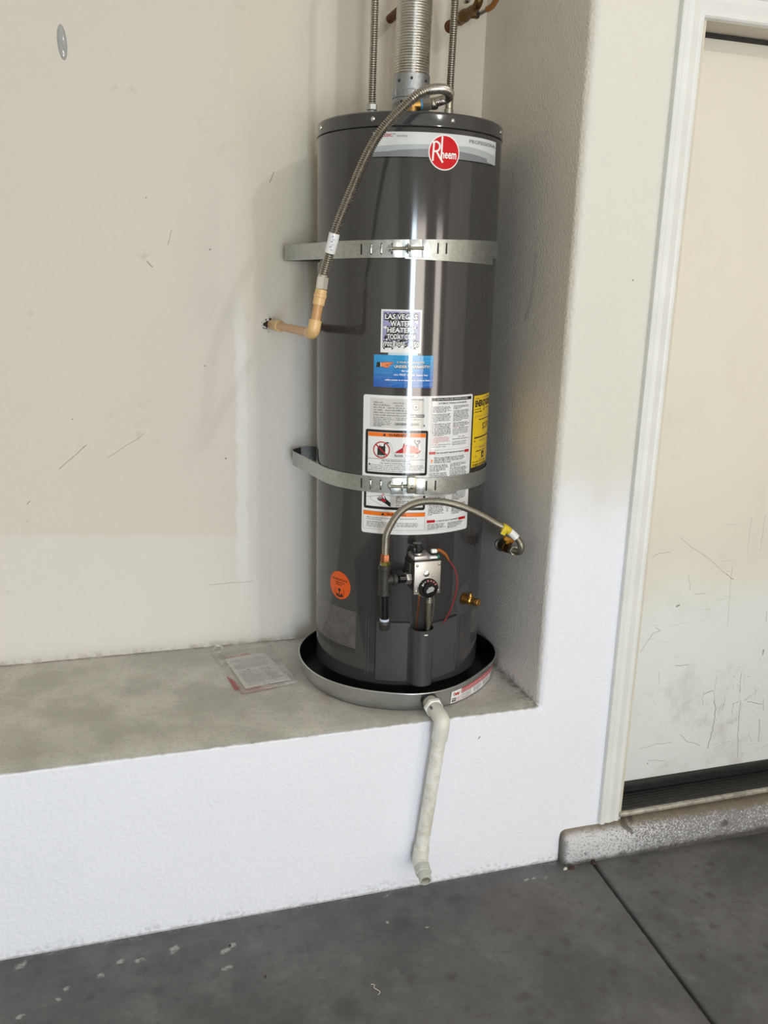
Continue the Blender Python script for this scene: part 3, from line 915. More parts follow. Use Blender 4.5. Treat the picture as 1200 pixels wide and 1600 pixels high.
mb = MB(); mb.add([(cx - 0.029, cy - 0.0, 0.16), (cx + 0.029, cy, 0.16), (cx + 0.02, cy - 0.024, 0.16), (cx, cy - 0.029, 0.16), (cx - 0.02, cy - 0.024, 0.16)], [[0, 1, 2, 3, 4]]); mb.build('cover_void', M['hole_dark'], panel)
mb = MB(); mb.box((cx - 0.005, cy - 0.0320, 0.2035), (cx + 0.005, cy - 0.0290, 0.2062), 0.0005); mb.build('cover_clip', M['white'], panel)

# gas control valve
gv = empty('gas_valve'); gv.parent = heater
x0, x1, z0, z1, yf = -0.0575, 0.0125, 0.330, 0.4155, -0.302
mb = MB()
mb.box((x0 + 0.002, yf + 0.006, z0 + 0.004), (x1 - 0.002, -0.226, z1 - 0.002), 0.003)
mb.box((x0 - 0.002, -0.27, z0 + 0.01), (x0 + 0.004, -0.235, z1 - 0.012), 0.002)
mb.build('valve_body', M['iron'], gv)
mb = MB(); mb.box((x0, yf, z0), (x1, yf + 0.007, z1), 0.002); mb.build('face_plate', M['cast'], gv)
for sx, sz in ((x0 + 0.006, z1 - 0.009), (x1 - 0.005, z1 - 0.008), (x0 + 0.006, z0 + 0.009), (x1 - 0.006, z0 + 0.008)):
    mb = MB(); mb.lathe([(0.0036, 0), (0.0036, 0.0016), (0.0024, 0.0026), (0.0008, 0.0028)], (sx, yf, sz), (0, -1, 0), 12); mb.build('screw', M['zinc'], gv)
mb = MB(); mb.lathe([(0.0078, 0), (0.0078, 0.002), (0.0062, 0.0022), (0.0058, 0.004), (0.0030, 0.0048), (0.0005, 0.005)], (-0.0265, yf, 0.3835), (0, -1, 0), 20); mb.build('plug_cap', M['chrome'], gv)
dc = Vector((-0.0220, yf, 0.3475))
mb = MB(); mb.lathe([(0.0275, 0), (0.0275, 0.002), (0.0262, 0.003), (0.0262, 0.0035)], dc, (0, -1, 0), 48); mb.build('dial_ring', M['chrome'], gv)
mb = MB(); mb.lathe([(0.0258, 0.003), (0.0256, 0.008), (0.0245, 0.0095), (0.0165, 0.010), (0.0160, 0.017), (0.0150, 0.0185), (0.0005, 0.0188)], dc, (0, -1, 0), 48, True, True)
mb.build('dial', M['blackgloss'], gv)
mb = MB()
mb.k = 0
for a_ in (150, 135, 120):
    t = R_(a_); p = dc + Vector((math.cos(t) * 0.0205, -0.0098, math.sin(t) * 0.0205)); mb.box(p - Vector((0.001, 0.0003, 0.001)), p + Vector((0.001, 0.0003, 0.001)))
mb.box(dc + Vector((-0.0165, -0.0101, 0.0072)), dc + Vector((-0.0145, -0.0096, 0.0125))); mb.box(dc + Vector((-0.0165, -0.0101, 0.0072)), dc + Vector((-0.012, -0.0096, 0.0084)))
for k in range(4):
    L = (0.006, 0.010, 0.011, 0.009)[k]; rot = Matrix.Rotation(R_(-17), 3, 'Y')
    c_ = dc + Vector((0.001, -0.019, 0.0055 - 0.0036 * k)); mb.box(c_ - Vector((L, 0.0003, 0.0007)), c_ + Vector((L, 0.0003, 0.0007)), 0, rot)
mb.k = 1
for a_, h in ((98, 0.004), (74, 0.0035), (52, 0.004), (30, 0.005)):
    t = R_(a_); rot = Matrix.Rotation(-t + math.pi / 2, 3, 'Y'); p = dc + Vector((math.cos(t) * 0.0205, -0.0099, math.sin(t) * 0.0205)); mb.box(p - Vector((0.0018, 0.0003, h / 2)), p + Vector((0.0018, 0.0003, h / 2)), 0, rot)
mb.build('dial_marks', [M['white'], M['inkpink']], gv, 0)
mb = MB(); mb.box((-0.0115, yf - 0.003, 0.3755), (-0.0075, yf, 0.381), 0.0006); mb.build('dial_pointer', M['cast'], gv)
mb = MB(); mb.box((x0 + 0.002, -0.292, z1 - 0.001), (x1 - 0.022, -0.24, z1 + 0.012), 0.003); mb.lathe([(0.012, 0), (0.012, 0.006), (0.010, 0.010)], (-0.038, -0.272, z1 + 0.008), (0, 0, 1), 24); mb.build('valve_neck', M['cast'], gv)
mb = MB(); mb.lathe([(0.0135, 0), (0.0142, 0.002), (0.0142, 0.010), (0.0125, 0.012), (0.0125, 0.022), (0.011, 0.024), (0.001, 0.0245)], (-0.042, -0.272, z1 + 0.017), (0, 0, 1), 10)
mb.box((-0.0565, -0.290, z1 + 0.018), (-0.050, -0.256, z1 + 0.034), 0.002); mb.build('gas_knob', M['black'], gv)
mb = MB(); mb.box((-0.0195, -0.306, z1 + 0.0068), (0.0015, -0.294, z1 + 0.0132), 0.0025); mb.build('igniter_button', M['white'], gv)
mb = MB(); mb.lathe([(0.0050, 0), (0.0050, 0.005), (0.004, 0.006)], (0.0018, -0.299, z1 + 0.010), (1, 0, 0), 14); mb.build('button_end', M['green'], gv)
mb = MB(); mb.box((-0.0150, -0.305, z1 + 0.021), (0.0005, -0.294, z1 + 0.031), 0.003); mb.build('wire_clip', M['white'], gv)
mb = MB(); mb.hexa((x0 + 0.001, -0.270, 0.3645), (x0 - 0.013, -0.270, 0.3645), 0.0152); mb.build('inlet_nut', M['cast'], gv)

mb = MB(); q = catmull([(0.0015, -0.297, z1 + 0.027), (0.012, -0.296, z1 + 0.024), (0.028, -0.292, z1 + 0.010), (0.037, -0.290, z1 - 0.004)], 0.004)
mb.tube(q, [0.0042] * (len(q) // 2) + [0.0042 - 0.0022 * k / max(1, len(q) - len(q) // 2 - 1) for k in range(len(q) - len(q) // 2)], 10); mb.build('wire_sleeve', M['orangewire'], heater)
mb = MB(); mb.tube(catmull([(0.037, -0.290, z1 - 0.004), (0.056, -0.286, 0.385), (0.0665, -0.280, 0.348), (0.0660, -0.270, 0.302), (0.058, -0.256, 0.255), (0.049, -0.240, 0.222)], 0.006), 0.0016, 8); mb.build('igniter_wire', M['redwire'], heater)
mb = MB(); mb.tube(catmull([(-0.0335, -0.276, 0.324), (-0.0335, -0.273, 0.290), (-0.0318, -0.262, 0.25), (-0.0285, -0.2475, 0.214), (-0.027, -0.245, 0.165)], 0.008), 0.0026, 10); mb.build('pilot_tube', M['copper'], heater)
mb = MB(); mb.lathe([(0.0052, 0), (0.0052, 0.006), (0.0040, 0.007), (0.0040, 0.014), (0.003, 0.015)], (-0.0335, -0.276, 0.331), (0, 0, -1), 6); mb.build('pilot_nut', M['brass'], heater)
mb = MB(); mb.lathe([(0.0088, 0), (0.0088, 0.006), (0.0066, 0.007), (0.0066, 0.024), (0.0080, 0.025), (0.0080, 0.035), (0.0062, 0.037)], (-0.006, -0.275, 0.331), (0, 0, -1), 12)
mb.tube(catmull([(-0.006, -0.275, 0.295), (-0.004, -0.268, 0.26), (0.000, -0.254, 0.222), (0.001, -0.252, 0.165)], 0.006), 0.0058, 14); mb.build('burner_tube', M['zinc'], heater)
mb = MB(); mb.tube(catmull([(0.004, -0.276, 0.331), (0.008, -0.272, 0.29), (0.0095, -0.264, 0.26), (0.008, -0.250, 0.222), (0.007, -0.248, 0.19)], 0.006), 0.0018, 8); mb.build('thermocouple_lead', M['zinc'], heater)

# drain valve
dv = empty('drain_valve'); dv.parent = heater
d0 = W(R_(31.5) * RT, 0.269, RT); dn = Vector((math.sin(R_(31.5)), -math.cos(R_(31.5)), 0))
mb = MB()
N_ = 40; vs = [W(R_(31.5) * RT, 0.269, RT + 0.0006)]
for k in range(N_):
    t = 2 * math.pi * k / N_; vs.append(W(R_(31.5) * RT + 0.033 * math.cos(t), 0.267 + 0.044 * math.sin(t), RT + 0.0006))
mb.add(vs, [[0, k + 1, (k + 1) % N_ + 1] for k in range(N_)]); mb.build('escutcheon', M['jacket2'], dv)
mb = MB(); mb.lathe([(0.0165, 0.0005), (0.016, 0.004), (0.012, 0.005)], d0, dn, 24); mb.build('bushing', M['brass2'], dv)
mb = MB(); mb.lathe([(0.0115, 0.003), (0.0115, 0.016), (0.0125, 0.018), (0.0125, 0.026), (0.0098, 0.029), (0.0098, 0.040), (0.0105, 0.041), (0.0105, 0.0435), (0.0095, 0.044), (0.0095, 0.0465), (0.0105, 0.047), (0.0105, 0.050), (0.0092, 0.051), (0.0066, 0.051)], d0, dn, 24)
mb.lathe([(0.0062, 0), (0.0062, 0.011), (0.0045, 0.014), (0.0045, 0.018), (0.003, 0.020)], d0 + dn * 0.022, (0, 0, 1), 14); mb.build('spigot', M['brass'], dv)
mb = MB(); mb.lathe([(0.0066, 0), (0.0001, 0.0001)], d0 + dn * 0.0505, dn, 16); mb.build('spigot_mouth', M['brass2'], dv)


# ------------------------------------------------------------------ printed labels
class Print:
    def __init__(self, mapf=None, base=0.0):
        self.mats = []; self.bm = bmesh.new(); self.mapf = mapf or (lambda s, z, o_: W(s, z, RT + o_)); self.base = base

    def mi(self, m):
        if m not in self.mats: self.mats.append(m)
        return self.mats.index(m)

    def poly(self, pts, m, lv=0):
        vs = [self.bm.verts.new((x, lv * 0.00016, z)) for x, z in pts]
        f = self.bm.faces.new(vs); f.material_index = self.mi(m)
        if len(pts) > 4:
            bmesh.ops.triangulate(self.bm, faces=[f])

    def rect(self, x0, z0, x1, z1, m, lv=0):
        self.poly([(x0, z0), (x1, z0), (x1, z1), (x0, z1)], m, lv)

    def rrect(self, x0, z0, x1, z1, r, m, lv=0):
        P = []
        for cx_, cz_, a0 in ((x1 - r, z0 + r, -90), (x1 - r, z1 - r, 0), (x0 + r, z1 - r, 90), (x0 + r, z0 + r, 180)):
            for k in range(5):
                t = R_(a0 + 22.5 * k); P.append((cx_ + r * math.cos(t), cz_ + r * math.sin(t)))
        self.poly(P, m, lv)

    def frame(self, x0, z0, x1, z1, t, m, lv=0):
        self.rect(x0, z0, x1, z0 + t, m, lv); self.rect(x0, z1 - t, x1, z1, m, lv); self.rect(x0, z0 + t, x0 + t, z1 - t, m, lv); self.rect(x1 - t, z0 + t, x1, z1 - t, m, lv)

    def disc(self, x, z, rx, rz, m, lv=0, n=32):
        self.poly([(x + rx * math.cos(2 * math.pi * k / n), z + rz * math.sin(2 * math.pi * k / n)) for k in range(n)], m, lv)

    def ring(self, x, z, r0, r1, m, lv=0, n=32, kz=1.0):
        for k in range(n):
            a, b = 2 * math.pi * k / n, 2 * math.pi * (k + 1) / n
            self.poly([(x + r0 * math.cos(a), z + kz * r0 * math.sin(a)), (x + r1 * math.cos(a), z + kz * r1 * math.sin(a)), (x + r1 * math.cos(b), z + kz * r1 * math.sin(b)), (x + r0 * math.cos(b), z + kz * r0 * math.sin(b))], m, lv)

    def line(self, pts, wd, m, lv=0):
        for (a, b), (c, d) in zip(pts, pts[1:]):
            L = math.hypot(c - a, d - b) or 1e-6; nx_, nz_ = -(d - b) / L * wd / 2, (c - a) / L * wd / 2
            self.poly([(a + nx_, b + nz_), (a - nx_, b - nz_), (c - nx_, d - nz_), (c + nx_, d + nz_)], m, lv)

    def text(self, t, x0, x1, zb, ch, m, lv=1, bold=0.0, shear=0.0, rot=0.0, hand=0.0):
        """t fitted between x0 and x1, baseline zb, capital height ch"""
        c = bpy.data.curves.new('text', 'FONT'); c.body = t; c.size = 1.0; c.resolution_u = 2; c.offset = bold
        if shear: c.shear = shear
        o = bpy.data.objects.new('text', c); me = bpy.data.meshes.new_from_object(o)
        xs = [v.co.x for v in me.vertices]; a, b = min(xs), max(xs)
        kx = (x1 - x0) / (b - a); kz = ch / 0.70; cx_ = (x0 + x1) / 2
        cs, sn = math.cos(rot), math.sin(rot); vs = []
        for v in me.vertices:
            x = x0 + (v.co.x - a) * kx; z = v.co.y * kz
            if hand: z += hand * math.sin((x - x0) * 420.0 + zb * 900)
            dx = x - cx_; vs.append(self.bm.verts.new((cx_ + dx * cs - z * sn, lv * 0.00016, zb + dx * sn + z * cs)))
        k = self.mi(m)
        for p in me.polygons:
            try:
                f = self.bm.faces.new([vs[i] for i in p.vertices]); f.material_index = k
            except ValueError:
                pass
        bpy.data.meshes.remove(me); bpy.data.objects.remove(o); bpy.data.curves.remove(c)

    def greek(self, x0, x1, z, h, m, lv=1, last=1.0):
        x = x0; e = x0 + (x1 - x0) * last
        while x < e - h:
            wd = random.choice((1.2, 2.0, 2.8, 3.6, 4.4)) * h; wd = min(wd, e - x)
            q = x
            while q < x + wd - h * 0.25:           # letter strokes inside the word
                lw = random.uniform(0.3, 0.62) * h; up = random.choice((0.62, 0.62, 0.7, 1.0)) * h
                self.rect(q, z, min(q + lw, x + wd), z + up, m, lv); q += lw + 0.16 * h
            x += wd + h * 0.6

    def para(self, x0, x1, ztop, rows, pitch, h, m, lv=1, last=0.6):
        for k in range(rows):
            self.greek(x0, x1, ztop - pitch * (k + 1), h, m, lv, last if k == rows - 1 else random.uniform(0.88, 1.0))

    def bars(self, x0, x1, z0, z1, m, lv=1):
        x = x0
        while x < x1:
            wd = random.choice((0.0005, 0.0008, 0.0013)); self.rect(x, z0, min(x + wd, x1), z1, m, lv); x += wd + random.choice((0.0005, 0.0009))

    def build(self, name, parent):
        bm = self.bm
        xs = [v.co.x for v in bm.verts]; a, b = min(xs), max(xs); st = 0.009; k = math.ceil(a / st)
        while k * st < b:
            bmesh.ops.bisect_plane(bm, geom=bm.verts[:] + bm.edges[:] + bm.faces[:], plane_co=(k * st, 0, 0), plane_no=(1, 0, 0)); k += 1
        for v in bm.verts:
            v.co = self.mapf(v.co.x, v.co.z, self.base + v.co.y)
        me = bpy.data.meshes.new(name); bm.to_mesh(me); bm.free()
        for m in self.mats: me.materials.append(M[m])
        o = bpy.data.objects.new(name, me); col.objects.link(o); o.parent = parent
        return o


def label(name, lbl, sheet, prints, parent=heater, mapf=None):
    """sheet(p) draws the paper, prints(p) the ink that becomes its sub-part"""
    p = Print(mapf, 0.0004); sheet(p); o = p.build(name, parent)
    if lbl: o['label'] = lbl
    q = Print(mapf, 0.0006); prints(q); q.build('print', o)
    return o


# --- brand strip and round badge
def brand_sheet(p):
    p.rect(-0.1605, 1.3635, 0.1840, 1.4195, 'silver')


def brand_print(p):
    def band(zf, z0f, m, lv, xa=-0.1605, xb=0.184, n=24):
        for k in range(n):
            a = xa + (xb - xa) * k / n; b = xa + (xb - xa) * (k + 1) / n
            p.poly([(a, z0f(a)), (b, z0f(b)), (b, zf(b)), (a, zf(a))], m, lv)
    top = lambda x: 1.3925 - 0.30 * (x + 0.02) ** 2 + 0.0015 + (0.005 if x > 0.02 else 0) * min(1, (x - 0.02) / 0.05 if x > 0.02 else 0)
    mid = lambda x: 1.3845 - 0.42 * (x - 0.0) ** 2
    low = lambda x: 1.3785 - 0.030 * abs(x + 0.10) if x < 0.13 else 1.3716 - 0.12 * (x - 0.13)
    bot = lambda x: 1.3635
    band(top, bot, 'silver2', 1); band(mid, bot, 'silver3', 2, -0.12, 0.14); band(low, bot, 'silver3', 2)
    p.rect(-0.1605, 1.3635, 0.184, 1.3665, 'ink', 3)
    p.text('CLASSIC', -0.1560, -0.1135, 1.4090, 0.0062, 'inkred', 4, 0.02)
    p.text('™', -0.1125, -0.1075, 1.4110, 0.0048, 'ink2', 4)
    p.text('series', -0.1045, -0.0790, 1.4085, 0.0060, 'ink3', 4, 0.01)
    p.text('PROFESSIONAL', 0.0735, 0.1815, 1.4045, 0.0078, 'ink2', 4, 0.004)


label('brand_label', 'silver strip label with swoosh and red round badge at the top', brand_sheet, brand_print)


def badge_sheet(p):
    p.disc(0.0075, 1.3781, 0.0385, 0.0385, 'white', 6, 48)


def badge_print(p):
    p.disc(0.0075, 1.3781, 0.0360, 0.0360, 'badge', 7, 48)
    # tall R with long leg and stem rising into the h
    p.line([(-0.0205, 1.3590), (-0.0185, 1.3985)], 0.0042, 'white', 8)
    q = [(-0.0215, 1.3985), (-0.0120, 1.4010), (-0.0055, 1.3965), (-0.0040, 1.3895), (-0.0065, 1.3830), (-0.0120, 1.3800), (-0.0175, 1.3798)]
    p.line(q, 0.0040, 'white', 8)
    p.line([(-0.0120, 1.3800), (-0.0030, 1.3660), (0.0040, 1.3565)], 0.0042, 'white', 8)
    p.line([(0.0010, 1.4125), (0.0000, 1.3640)], 0.0040, 'white', 8)
    p.text('heem', -0.0005, 0.0375, 1.3660, 0.0185, 'white', 9, 0.022)


label('brand_badge', 'red round badge with white ring', badge_sheet, badge_print)


# --- graffiti style sticker
def stk_sheet(p):
    p.rect(-0.1322, 0.9222, -0.0337, 1.0242, 'paper')


def stk_print(p):
    x0, x1, z0, z1 = -0.1280, -0.0375, 0.9275, 1.0200
    rnd = random.Random(4)
    p.rect(x0, z0 + 0.02, x1, z1, 'purple', 0)
    for k in range(64):
        cx_, cz_ = rnd.uniform(x0 + 0.006, x1 - 0.006), rnd.uniform(z0 + 0.006, z1 - 0.006); a = rnd.uniform(0, 6.3); L = rnd.uniform(0.004, 0.012); wd = rnd.uniform(0.0015, 0.005)
        dx, dz = math.cos(a), math.sin(a)
        pts = [(cx_ - dx * L * 0.5, cz_ - dz * L * 0.5), (cx_ + dz * wd, cz_ - dx * wd), (cx_ + dx * L, cz_ + dz * L), (cx_ - dz * wd, cz_ + dx * wd)]
        pts = [(min(max(a_, x0), x1), min(max(b_, z0), z1)) for a_, b_ in pts]
        p.poly(pts, rnd.choice(('purple2', 'paper', 'ink', 'ink', 'ink', 'paper')), 1 + k * 0.025)
    rows = [('LAS VEGAS', -0.1225, -0.0440, 1.0020, 0.0112), ('WATER', -0.1095, -0.0590, 0.9855, 0.0122), ('HEATERS', -0.1160, -0.0510, 0.9705, 0.0118), ('TODAY.COM', -0.1165, -0.0480, 0.9545, 0.0118)]
    for t, a, b, z, h in rows:
        p.text(t, a - 0.0016, b + 0.0016, z - 0.0012, h + 0.0024, 'ink', 3, 0.11, hand=0.0005)
    for t, a, b, z, h in rows:
        p.text(t, a, b, z, h, 'white', 4, 0.025, hand=0.0005)
    ph = [('(702) 305 -', -0.1262, -0.0700, 0.9375, 0.0106), ('50', -0.0515, -0.0395, 0.9382, 0.0106)]
    for t, a, b, z, h in ph:
        p.text(t, a - 0.0012, b + 0.0012, z - 0.0012, h + 0.0024, 'ink', 3, 0.10)
    for t, a, b, z, h in ph:
        p.text(t, a, b, z, h, 'white', 4, 0.02)
    p.disc(-0.0630, 0.9430, 0.0032, 0.0058, 'purple', 4, 14); p.disc(-0.0565, 0.9430, 0.0032, 0.0058, 'purple', 4, 14)


label('phone_sticker', 'white square sticker with black graffiti style lettering', stk_sheet, stk_print)
p = Print(None, 0.0003); p.rect(-0.113, 0.908, -0.041, 0.9225, 'clear'); p.build('tape_strip', heater)


# --- blue warranty sticker
def blue_sheet(p):
    p.rect(-0.1485, 0.8385, -0.0010, 0.9165, 'bluestk', 1)


def blue_print(p):
    p.poly([(-0.1420, 0.8862), (-0.1318, 0.8868), (-0.1312, 0.8988), (-0.1405, 0.8985)], 'ink', 2)
    p.rect(-0.1316, 0.8880, -0.1300, 0.8980, 'paper', 2)
    p.poly([(-0.1300, 0.8882), (-0.1150, 0.8850), (-0.1110, 0.8868), (-0.1095, 0.8905), (-0.1105, 0.8945), (-0.0985, 0.8975), (-0.0985, 0.8990), (-0.1180, 0.8995), (-0.1300, 0.8975)], 'skin', 2)
    p.line([(-0.1105, 0.8945), (-0.1175, 0.8915), (-0.1120, 0.8890)], 0.0009, 'ink', 3); p.line([(-0.1300, 0.8882), (-0.1150, 0.8850), (-0.1110, 0.8868)], 0.0007, 'ink', 3)
    p.line([(-0.1300, 0.8978), (-0.1180, 0.8998), (-0.0985, 0.8992)], 0.0006, 'ink', 3)
    p.text('IS YOUR WATER HEATER', -0.0912, -0.0235, 0.8975, 0.0046, 'ink', 2, 0.07); p.text('IS YOUR WATER HEATER', -0.0910, -0.0237, 0.8978, 0.0042, 'white', 3, 0.012)
    p.text('UNDER WARRANTY?', -0.0975, -0.0100, 0.8858, 0.0076, 'ink', 2, 0.09); p.text('UNDER WARRANTY?', -0.0970, -0.0105, 0.8863, 0.0068, 'white', 3, 0.02)
    p.greek(-0.0790, -0.0480, 0.8775, 0.0034, 'white', 3)
    p.text('the FREE', -0.0975, -0.0680, 0.8676, 0.0046, 'white', 3, 0.01, 0.25); p.greek(-0.0650, -0.0150, 0.8676, 0.0044, 'white', 3)
    p.greek(-0.1190, -0.0090, 0.8552, 0.0036, 'white', 3)


label('warranty_sticker', 'blue rectangular sticker with a pointing hand', blue_sheet, blue_print)


# --- the large white instruction label
def big_sheet(p):
    p.rrect(-0.1745, 0.4655, 0.1265, 0.8185, 0.006, 'paper')


def warn_tri(p, x, z, s, m, lv):
    p.poly([(x - s, z), (x + s, z), (x, z + 1.75 * s)], m, lv)


def big_print(p):
    # data plate
    p.rect(-0.1560, 0.7385, -0.0210, 0.8110, 'paper2', 0)
    p.bars(-0.0550, -0.0230, 0.8075, 0.8120, 'ink2', 1); p.greek(-0.0540, -0.0350, 0.8030, 0.0022, 'ink2', 1)
    z = 0.8035
    for k, (wd, wa) in enumerate(((0.2, 0.55), (0.35, 0.62), (0.25, 0.40), (0.2, 0.34), (1, 0), (1, 0))):
        if wd < 1:
            p.greek(-0.1470, -0.1470 + 0.088 * (wd + 0.12), z - 0.0040, 0.0030, 'ink2', 1); p.greek(-0.1470 + 0.088 * wa, -0.0590 if k == 3 else -0.0700, z - 0.0040, 0.0030, 'ink2', 1)
        else:
            p.greek(-0.1470, -0.0610, z - 0.0040, 0.0028, 'ink2', 1)
        p.rect(-0.1470, z - 0.0052, -0.0580, z - 0.0049, 'ink3', 1); z -= 0.0062
    p.para(-0.1470, -0.0950, z + 0.0002, 6, 0.0042, 0.0026, 'ink2', 1, 0.4); p.para(-0.0895, -0.0600, z + 0.0002, 2, 0.0042, 0.0024, 'ink2', 1, 0.9); p.greek(-0.0895, -0.0600, z - 0.0175, 0.0024, 'ink2', 1)
    p.rect(-0.0922, z - 0.0225, -0.0918, z, 'ink3', 1); p.rect(-0.0578, z - 0.0225, -0.0574, 0.8035, 'ink3', 1)
    p.ring(-0.0415, 0.7915, 0.0072, 0.0086, 'ink3', 1, 28); p.disc(-0.0415, 0.7915, 0.0022, 0.0022, 'ink2', 1, 12); p.greek(-0.0450, -0.0370, 0.7850, 0.0018, 'ink3', 1)
    p.rrect(-0.0565, 0.7655, -0.0195, 0.7735, 0.002, 'ink2', 1); p.text('AHRI', -0.0550, -0.0410, 0.7674, 0.0044, 'white', 2, 0.03); p.text('CERTIFIED', -0.0395, -0.0215, 0.7676, 0.0034, 'paper2', 2, 0.0)
    p.greek(-0.0520, -0.0270, 0.7595, 0.0022, 'ink2', 1)
    p.para(-0.1450, -0.1190, 0.7535, 3, 0.0034, 0.0022, 'ink3', 1, 0.9)
    p.bars(-0.0930, -0.0320, 0.7455, 0.7515, 'ink2', 1)
    p.line([(-0.0205, 0.7480), (-0.0185, 0.7430)], 0.0022, 'ink', 1)

    # fire warning
    p.rrect(-0.1670, 0.6195, -0.0085, 0.7330, 0.005, 'ink', 1); p.rect(-0.1600, 0.6260, -0.0145, 0.7268, 'paper', 2)
    p.rect(-0.1595, 0.7160, -0.0150, 0.7262, 'inkorange', 3)
    warn_tri(p, -0.1175, 0.7180, 0.0042, 'ink', 4); p.text('WARNING', -0.1075, -0.0560, 0.7178, 0.0066, 'ink', 4, 0.03)
    p.rect(-0.1600, 0.6590, -0.0145, 0.6600, 'ink2', 3)
    # gas can in a prohibition ring
    p.poly([(-0.1350, 0.6660), (-0.1150, 0.6660), (-0.1145, 0.6920), (-0.1345, 0.6920)], 'ink', 3); p.rect(-0.1300, 0.6920, -0.1275, 0.6945, 'ink', 3)
    p.rect(-0.1335, 0.6675, -0.1165, 0.6690, 'paper', 4)
    p.line([(-0.1180, 0.6910), (-0.1165, 0.6980), (-0.1120, 0.7015), (-0.1060, 0.7005)], 0.0036, 'ink', 3)
    p.line([(-0.1060, 0.7005), (-0.1010, 0.6930), (-0.0985, 0.6810), (-0.0940, 0.6735)], 0.0050, 'ink3', 3); p.line([(-0.1060, 0.7005), (-0.1010, 0.6930), (-0.0985, 0.6810), (-0.0940, 0.6735)], 0.0036, 'paper', 3.5)
    p.ring(-0.1245, 0.6825, 0.0186, 0.0214, 'inkred', 5, 36); p.line([(-0.1390, 0.6960), (-0.1100, 0.6690)], 0.0034, 'inkred', 5)
    # flames, figure, spill
    p.poly([(-0.0920, 0.6765), (-0.0700, 0.6765), (-0.0700, 0.7000), (-0.0720, 0.6900), (-0.0800, 0.6850), (-0.0840, 0.6800)], 'inkred', 3); p.line([(-0.0705, 0.6900), (-0.0680, 0.7010)], 0.0030, 'inkred', 3.5)
    p.poly([(-0.0700, 0.6765), (-0.0340, 0.6765), (-0.0300, 0.6860), (-0.0350, 0.6850), (-0.0320, 0.6920), (-0.0390, 0.6900), (-0.0420, 0.6960), (-0.0500, 0.6930), (-0.0560, 0.6990), (-0.0640, 0.6930), (-0.0690, 0.6960)], 'flame', 3)
    p.line([(-0.0390, 0.6765), (-0.0310, 0.6780), (-0.0270, 0.6830)], 0.0024, 'inkred', 4)
    p.line([(-0.0400, 0.7110), (-0.0430, 0.7060), (-0.0380, 0.6990), (-0.0330, 0.6995), (-0.0290, 0.7060), (-0.0310, 0.7100)], 0.0032, 'ink3', 4); p.disc(-0.0350, 0.7070, 0.0032, 0.0032, 'ink3', 4, 14); p.line([(-0.0365, 0.6995), (-0.0350, 0.6920)], 0.006, 'ink3', 3.8)
    p.line([(-0.0960, 0.6735), (-0.0700, 0.6748), (-0.0330, 0.6745), (-0.0290, 0.6700), (-0.0350, 0.6655), (-0.0700, 0.6645), (-0.0960, 0.6665), (-0.0990, 0.6700)], 0.0008, 'ink3', 3)
    p.text('Flammable', -0.0920, -0.0700, 0.6678, 0.0046, 'ink', 4, 0.02, 0.2); p.text('Vapors', -0.0650, -0.0440, 0.6678, 0.0044, 'ink', 4, 0.01, 0.2)
    p.text('FIRE AND EXPLOSION HAZARD', -0.1235, -0.0520, 0.6540, 0.0032, 'ink', 3, 0.02)
    p.text('Can result in serious injury or death.', -0.1275, -0.0500, 0.6480, 0.0037, 'ink', 3, 0.015)
    warn_tri(p, -0.1550, 0.6425, 0.0034, 'ink', 3)
    for k, t in enumerate(('Do not store or use gasoline or other flammable vapors and liquids', 'in the vicinity of this or any other appliance. Storage of or use of gasoline', 'or other flammable vapors or liquids in the vicinity of this or any other', 'appliance can result in serious injury or death.')):
        xa = -0.1500 if k == 0 else -0.1585; xb = (-0.0190, -0.0160, -0.0230, -0.0690)[k]
        p.text(t, xa, xb, 0.6428 - 0.0047 * k, 0.0031, 'ink', 3, 0.01)

    # burn warning, half hidden by the strap
    p.rrect(-0.1690, 0.5300, -0.0105, 0.6130, 0.005, 'ink', 1); p.rect(-0.1625, 0.5370, -0.0165, 0.6060, 'paper', 2)
    p.rect(-0.0985, 0.5370, -0.0980, 0.6060, 'ink2', 3); p.rect(-0.0978, 0.5372, -0.0165, 0.6060, 'paper2', 2.5)
    p.line([(-0.1620, 0.5600), (-0.1180, 0.5670), (-0.1000, 0.5670)], 0.0008, 'ink2', 3); p.line([(-0.1190, 0.5390), (-0.1520, 0.5560), (-0.1500, 0.5620), (-0.1180, 0.5660)], 0.0007, 'ink2', 3)
    p.poly([(-0.1280, 0.5540), (-0.1120, 0.5460), (-0.0990, 0.5375), (-0.0985, 0.5480), (-0.1090, 0.5570), (-0.1180, 0.5590)], 'ink', 3)
    for a, b in (((-0.1320, 0.5555), (-0.1230, 0.5520)), ((-0.1330, 0.5590), (-0.1230, 0.5550)), ((-0.1290, 0.5620), (-0.1200, 0.5570)), ((-0.1230, 0.5640), (-0.1160, 0.5575)), ((-0.1140, 0.5640), (-0.1090, 0.5550))):
        p.line([a, b], 0.0024, 'ink', 3)
    p.poly([(-0.1250, 0.5545), (-0.1130, 0.5490), (-0.1090, 0.5530), (-0.1180, 0.5580)], 'inkred', 4)
    p.greek(-0.1220, -0.1120, 0.5680, 0.0032, 'inkpink', 3); p.greek(-0.1220, -0.1130, 0.5640, 0.0032, 'inkpink', 3)
    p.para(-0.0850, -0.0330, 0.5700, 3, 0.0042, 0.0030, 'ink', 3, 0.3); p.para(-0.0850, -0.0330, 0.5560, 2, 0.0042, 0.0030, 'ink', 3, 0.4); p.para(-0.0850, -0.0330, 0.5460, 2, 0.0042, 0.0030, 'ink', 3, 0.8)

    # lower warning
    p.frame(-0.1700, 0.4765, -0.0095, 0.5240, 0.0005, 'ink2', 1); p.rect(-0.1695, 0.5130, -0.0100, 0.5232, 'inkorange', 2)
